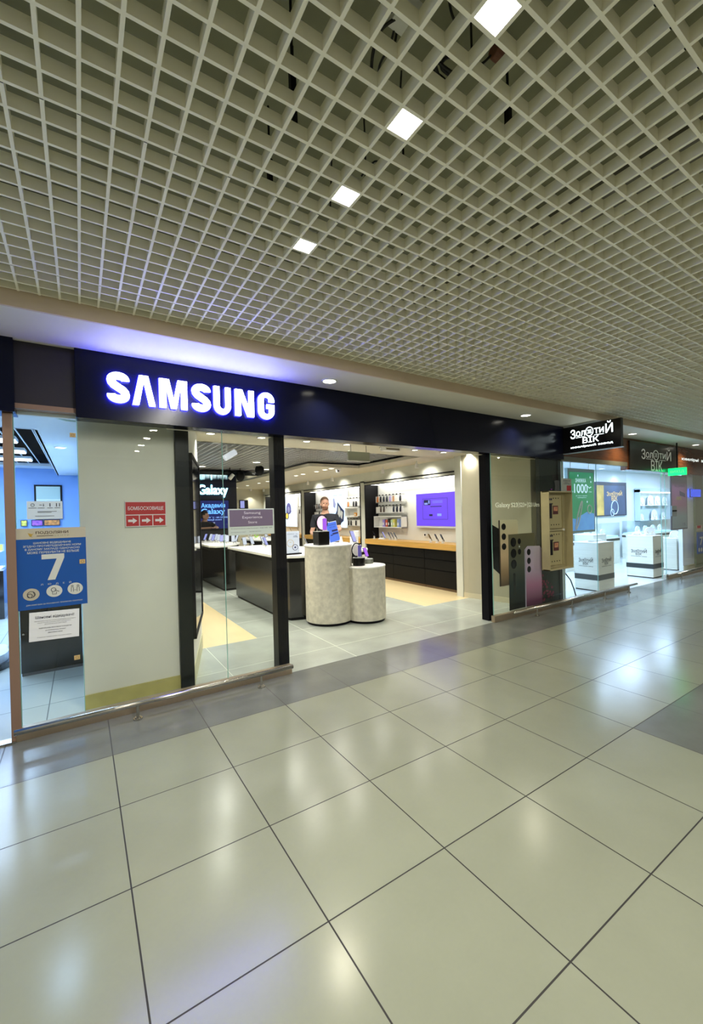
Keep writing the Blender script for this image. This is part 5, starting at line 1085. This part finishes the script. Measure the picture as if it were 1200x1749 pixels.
mb = MB(); mb.prism([(6.66, 1.14), (7.42, 1.14), (7.42, 1.42), (7.20, 1.46), (7.0, 1.40), (6.85, 1.34), (6.66, 1.36)], 0.003, 0.004, mtx=F); mb.done('printed_cushion', mat('cushion_blue', (0.12, 0.38, 0.80), 0.5, emis=(0.12, 0.35, 0.8), es=0.4, var=0.15, vscale=7), t)
pl = emat('pale_blue_print', (0.55, 0.85, 1.0), 0.9)
mb = MB(); fit(mb, 'ЗНИЖКА', F, 6.84, 7.17, 1.965, 2.03, 0.003, weight=0.01); fit(mb, '1000', F, 6.80, 7.22, 1.785, 1.935, 0.003, weight=0.02); fit(mb, 'ДО', F, 6.72, 6.77, 1.79, 1.815, 0.003); fit(mb, 'ГРН', F, 7.26, 7.35, 1.79, 1.815, 0.003)
fit(mb, 'на золоті вироби', F, 6.85, 7.20, 1.725, 1.745, 0.003); fit(mb, 'з діамантами', F, 6.89, 7.17, 1.695, 1.715, 0.003); mb.tube([(7.22, 0.764, 1.90), (7.27, 0.764, 1.87), (7.33, 0.764, 1.89)], 0.006, 6)
for x, z in ((6.92, 2.08), (7.31, 2.06), (7.33, 1.98), (7.20, 1.63)): mb.prism(oval(8, x, z, 0.014, 0.018), 0.003, 0.004, mtx=F)
mb.done('lettering', pl, t)
mb = MB(); P_ = []
for i in range(30): a = 2*PI*i/30; P_.append((6.92+0.05*math.cos(a)*0.8+0.13*math.sin(a)*0.75, 1.40+0.24*math.sin(a)))
for i in range(30):
    p, q = P_[i], P_[(i+1) % 30]; mb.tube([(p[0], 0.762, p[1]), (q[0], 0.762, q[1])], 0.014, 6)
mb.done('printed_bracelet', mat('print_platinum', (0.7, 0.78, 0.8), 0.3), t); MB().ring((7.26, 0.762, 1.50), 0.07, 0.01, 'Y', 24, 8).done('printed_ring', mat('print_platinum', (0, 0, 0)), t); worldify(t)
# dark logo picture at the back
t = thing('wall_screen', (12.9, 3.19, 1.26), 'dark blue and gold picture with jewellery lettering on the back wall', 'picture')
MB().box(-0.85, 0.95, -0.04, 0, 0, 1.0).done('frame', mat('frame_navy', (0.02, 0.03, 0.06), 0.4), t)
MB().box(-0.80, 0.85, -0.045, -0.04, 0.03, 0.90).done('picture', mat('slate_picture', (0.06, 0.09, 0.16), 0.4, var=0.3, vscale=2), t); MB().box(-0.80, -0.42, -0.048, -0.045, 0.03, 0.90).done('gold_field', mat('gold_field', (0.6, 0.38, 0.10), 0.4, var=0.35, vscale=3), t)
gold_logo(fY(-0.048), -0.25, 0.65, 0.45, 0.72, emat('gold_letters', (1.0, 0.8, 0.35), 1.0), t, tail=False)
MB().ring((0.2, -0.05, 0.25), 0.20, 0.012, 'Y', 30, 8).ring((0.05, -0.05, 0.10), 0.10, 0.01, 'Y', 24, 8).done('printed_jewel', mat('print_platinum', (0, 0, 0)), t)
# pedestals with dark band
ped_m = mat('cream_laminate', (0.72, 0.72, 0.62), 0.3, var=0.05, vscale=6, stretch=(0.2, 0.2, 6))
def pedestal(x0, x1, y0, y1, h, lab, band=(0.20, 0.30), logo=True):
    t = thing('jewellery_pedestal', ((x0+x1)/2, (y0+y1)/2, 0), lab, 'pedestal'); a = (x1-x0)/2; b_ = (y1-y0)/2
    MB().box(-a+0.01, a-0.01, -b_+0.01, b_-0.01, 0, 0.02).done('plinth', matte_black, t)
    MB().box(-a, a, -b_, b_, 0.02, h).done('body', ped_m, t, 0.003); MB().box(-a-0.004, a+0.004, -b_-0.004, b_+0.004, h, h+0.012).done('top', corian_m, t, 0.002)
    if band: MB().box(-a-0.002, a+0.002, -b_-0.002, b_+0.002, *band).done('dark_band', mat('dark_band', (0.02, 0.025, 0.022), 0.3), t)
    if logo:
        dk = mat('dark_print', (0.05, 0.055, 0.05), 0.5); gold_logo(fX(-a-0.001), -b_*0.62, b_*0.55, h*0.50, h*0.68, dk, t, 'side_lettering'); gold_logo(fY(-b_-0.001), -a*0.6, a*0.6, h*0.50, h*0.68, dk, t, 'front_lettering')
    return t
pedestal(7.60, 8.16, 0.80, 1.25, 0.875, 'cream pedestal with dark band and logo behind the first jewellery glass'); pedestal(9.83, 10.32, 0.82, 1.35, 0.885, 'cream pedestal with dark band beside the jewellery entrance')
pedestal(11.40, 11.86, 0.96, 1.40, 0.74, 'plain pale pedestal behind the far right jewellery glass', None, False); pedestal(9.9, 10.5, 2.1, 2.7, 0.86, 'cream pedestal with dark band at the back of the jewellery shop')
# lit glass counters
cyan_e = mat('lit_cyan', (0.4, 0.7, 0.9), 0.3, emis=(0.30, 0.62, 1.0), es=0.9)
for i, (x0, x1) in enumerate(((8.3, 9.8), (10.6, 12.0), (13.2, 15.5))):
    t = thing('glass_showcase', ((x0+x1)/2, 2.75, 0), 'lit jewellery glass counter along the back wall, %s from the left' % ('first', 'second', 'third')[i], 'showcase'); a = (x1-x0)/2
    MB().box(-a, a, -0.25, 0.25, 0, 0.72).done('body', ped_m, t, 0.003); MB().box(-a-0.002, a+0.002, -0.253, 0.25, 0.62, 0.68).done('dark_band', mat('dark_band', (0, 0, 0)), t)
    mb = MB()
    for q in ((-a, a, -0.25, -0.245), (-a, a, 0.245, 0.25), (-a, -a+0.005, -0.25, 0.25), (a-0.005, a, -0.25, 0.25)): mb.box(*q, 0.72, 1.10)
    mb.box(-a, a, -0.25, 0.25, 1.10, 1.105); mb.done('glass', glass_m, t); MB().box(-a+0.02, a-0.02, -0.22, 0.22, 0.725, 0.75).done('lit_floor', cyan_e, t)
bust_m = mat('white_velvet', (0.85, 0.87, 0.88), 0.6); gold_m = mat('gold', (0.7, 0.5, 0.2), 0.25, 1.0)
def bust(lab, grp, w_=0.11, h=0.17):
    t = thing('jewellery_bust', (0, 0, 0), lab, 'jewellery display', grp)
    pts = [(-w_, 0)] + [(-w_*math.cos(PI*i/12), h*0.45+h*0.55*math.sin(PI*i/12)) for i in range(13)] + [(w_, 0)]
    MB().prism(pts, -0.012, 0.012, mtx=fY(0)).box(-w_*1.05, w_*1.05, -0.04, 0.04, 0, 0.012).done('bust_board', bust_m, t, 0.003)
    MB().ring((0, -0.014, h*0.5), w_*0.55, 0.004, 'Y', 24, 6, PI, 2*PI).ball((0, -0.016, h*0.5-w_*0.55), 0.008).done('necklace', gold_m, t)
    return t
b0 = bust('arched white necklace stand on the entrance pedestal', None); b0.location = (10.18, 1.02, 0.897); b0.rotation_euler = (0, 0, -0.6)
for x, y, s_ in ((9.93, 1.17, 0.35), (9.93, 0.92, 0.3), (10.13, 1.25, 0.4)): copy_tree(b0, (x, y, 0.897), -0.9, 'low white ring tray at the left side of the entrance pedestal', 'ring trays on the entrance pedestal', scale=(0.8, 0.8, s_))
for x, y, s_, lab in ((11.55, 1.10, 0.6, 'small arched necklace stand on the plain far right pedestal'), (11.74, 1.12, 1.0, 'tall arched necklace stand on the plain far right pedestal')): copy_tree(b0, (x, y, 0.752), -0.7, lab, scale=(s_, s_, s_))
for x in (7.75, 7.9, 8.02): copy_tree(b0, (x, 1.0, 0.887), -0.9, 'low white ring tray on the pedestal behind the first jewellery glass', 'ring trays on the first pedestal', scale=(0.6, 0.6, 0.25))
for x in (8.6, 9.0, 9.4, 10.8, 11.2, 11.6, 13.6, 14.1, 14.6, 15.1): copy_tree(b0, (x, 2.75, 0.751), 0, 'white necklace stand inside a lit glass counter', 'stands inside the glass counters', scale=(1.2, 1.2, 1.1))
t = thing('wall_niche', (15.6, 3.19, 1.05), 'pale lit wall niche with glass shelf and necklace stands at the back', 'wall niche')
MB().box(-1.15, 1.15, -0.16, 0, 0, 0.03).box(-1.15, 1.15, -0.16, 0, 0.92, 1.05).box(-1.15, -1.12, -0.16, 0, 0, 1.0).box(1.12, 1.15, -0.16, 0, 0, 1.0).box(-1.12, 1.12, -0.02, -0.005, 0.03, 0.92).done('niche_box', mat('niche_grey', (0.52, 0.60, 0.62), 0.5), t)
MB().box(-1.12, 1.12, -0.15, -0.02, 0.47, 0.48).done('glass_shelf', glass_m, t); MB().box(-1.10, 1.12, -0.17, -0.14, 0.90, 0.925).done('strip_light', emat('cool_strip', (0, 0, 0), 0), t)
for x, z, s_ in ((14.75, 1.53, 1.6), (15.35, 1.53, 2.0), (15.85, 1.53, 1.9), (16.4, 1.53, 1.7), (14.7, 1.08, 1.2), (15.6, 1.08, 1.9), (16.3, 1.08, 1.3)): copy_tree(b0, (x, 3.10, z+0.002), 0, 'white necklace stand in the lit wall niche', 'stands in the wall niche', scale=(s_, 1, s_))
t = thing('hanging_banner', (10.93, 0.72, 0.99), 'purple and grey vertical banner behind the far right jewellery glass', 'banner')
MB().box(-0.43, 0.42, 0, 0.02, 0, 1.20).done('frame', mat('frame_navy', (0, 0, 0)), t); F = fY(-0.001)
bm3 = gradmat('banner_print', [(0, (0.16, 0.26, 0.32)), (0.25, (0.20, 0.30, 0.36)), (0.45, (0.32, 0.12, 0.26)), (0.8, (0.24, 0.12, 0.34)), (1, (0.10, 0.20, 0.22))], 0.99, 2.19)
flat(MB(), F, -0.40, 0.39, 0.03, 1.17, 0, 0.002).done('picture', bm3, t)
mb = MB(); fit(mb, 'ЧАС ДАРУВАТИ', F, -0.25, 0.28, 0.93, 0.99, 0.003); mb.prism([(0.0, 0.86), (0.30, 0.80), (0.30, 0.72), (0.02, 0.76)], 0.003, 0.004, mtx=F); fit(mb, '15', F, 0.15, 0.28, 0.08, 0.14, 0.003); mb.done('lettering', mat('navy_screen', (0, 0, 0)), t)
mb = MB(); fit(mb, '-50%', F, -0.2, 0.1, 0.66, 0.73, 0.003, weight=0.02); mb.done('percent_lettering', mat('olive_print', (0.4, 0.42, 0.08), 0.5), t)
t = thing('door_lock', (10.31, 0.605, 1.30), 'grey handle plate on the jewellery shop glass', 'door handle')
MB().box(-0.12, 0.12, -0.012, 0.008, 0, 0.22).done('plate', mat('handle_grey', (0.25, 0.30, 0.32), 0.35, 0.5), t, 0.004); MB().box(-0.10, 0.10, -0.02, -0.012, 0.10, 0.13).done('grip', matte_black, t)
t = thing('glass_clamp', (9.88, 0.61, 0.0), 'steel floor clamp at the free edge of the jewellery glass', 'clamp')
MB().box(-0.05, 0.05, -0.03, 0.03, 0, 0.11).done('clamp_body', steel_m, t, 0.004); MB().cyl((0, -0.031, 0.07), 0.012, 0.004, 'Y', seg=12).done('bolt', matte_black, t)
t = thing('window_poster', (11.78, 0.612, 0.40), 'small blue poster with a pale 7 at the far right window', 'poster'); F = fY(-0.001)
MB().box(-0.22, 0.26, 0, 0.004, 0, 0.50).done('sheet', blue_print, t); mb = MB(); fit(mb, '7', F, -0.07, 0.10, 0.20, 0.38, 0.001, weight=0.03)
for k in range(3): mb.prism(oval(16, -0.12+0.14*k, 0.09, 0.05, 0.05), 0.001, 0.002, mtx=F)
mb.done('lettering', print_pale, t)
t = thing('sticker', (11.70, 0.610, 0.93), 'red and sand sticker above the small blue poster at far right', 'sticker')
MB().box(-0.18, 0.18, 0, 0.003, 0, 0.13).done('paper', sand_print, t); MB().box(-0.13, 0.08, -0.002, 0, 0.06, 0.12).done('red_field', mat('sign_red', (0, 0, 0)), t)
t = thing('wall_screen', (11.95, 0.78, 1.72), 'bright blue lit sign on the olive wall at the far right', 'sign')
MB().box(-0.22, 0.40, 0, 0.02, 0, 0.18).done('panel', emat('bright_blue', (0.05, 0.12, 1.0), 2.0), t); MB().box(-0.23, 0.41, 0.0, 0.019, -0.01, 0.19).done('frame', ink_m, t)

# ================================================================== OPPOSITE SIDE OF THE CORRIDOR (seen only in reflections)
struct('wall_front', MB().box(-6, 18, -7.1, -7.0, 0, 3.32), mat('opposite_wall', (0.30, 0.27, 0.20), 0.6, var=0.2, vscale=0.8))
struct('trim_40', MB().box(-6, 18, -7.0, -6.9, 2.3, 2.8), matte_black)
t = thing('neon_sign', (16.4, -6.5, 2.35), 'magenta neon sign across the corridor, seen mirrored in the right glass', 'sign')
mb = MB()
for k, hh in enumerate((0.16, 0.08, 0.06, 0.07, 0.06, 0.08, 0.16)): mb.ring((-0.72+0.24*k, 0, 0.12), 0.06+hh*0.2, 0.018, 'Y', 18, 8, 0 if k % 2 else PI, PI if k % 2 else 2*PI)
mb.done('neon_tubes', emat('magenta_glow', (1.0, 0.05, 0.9), 8), t); MB().box(-0.9, 0.9, 0.02, 0.06, 0.02, 0.30).done('backing', matte_black, t)
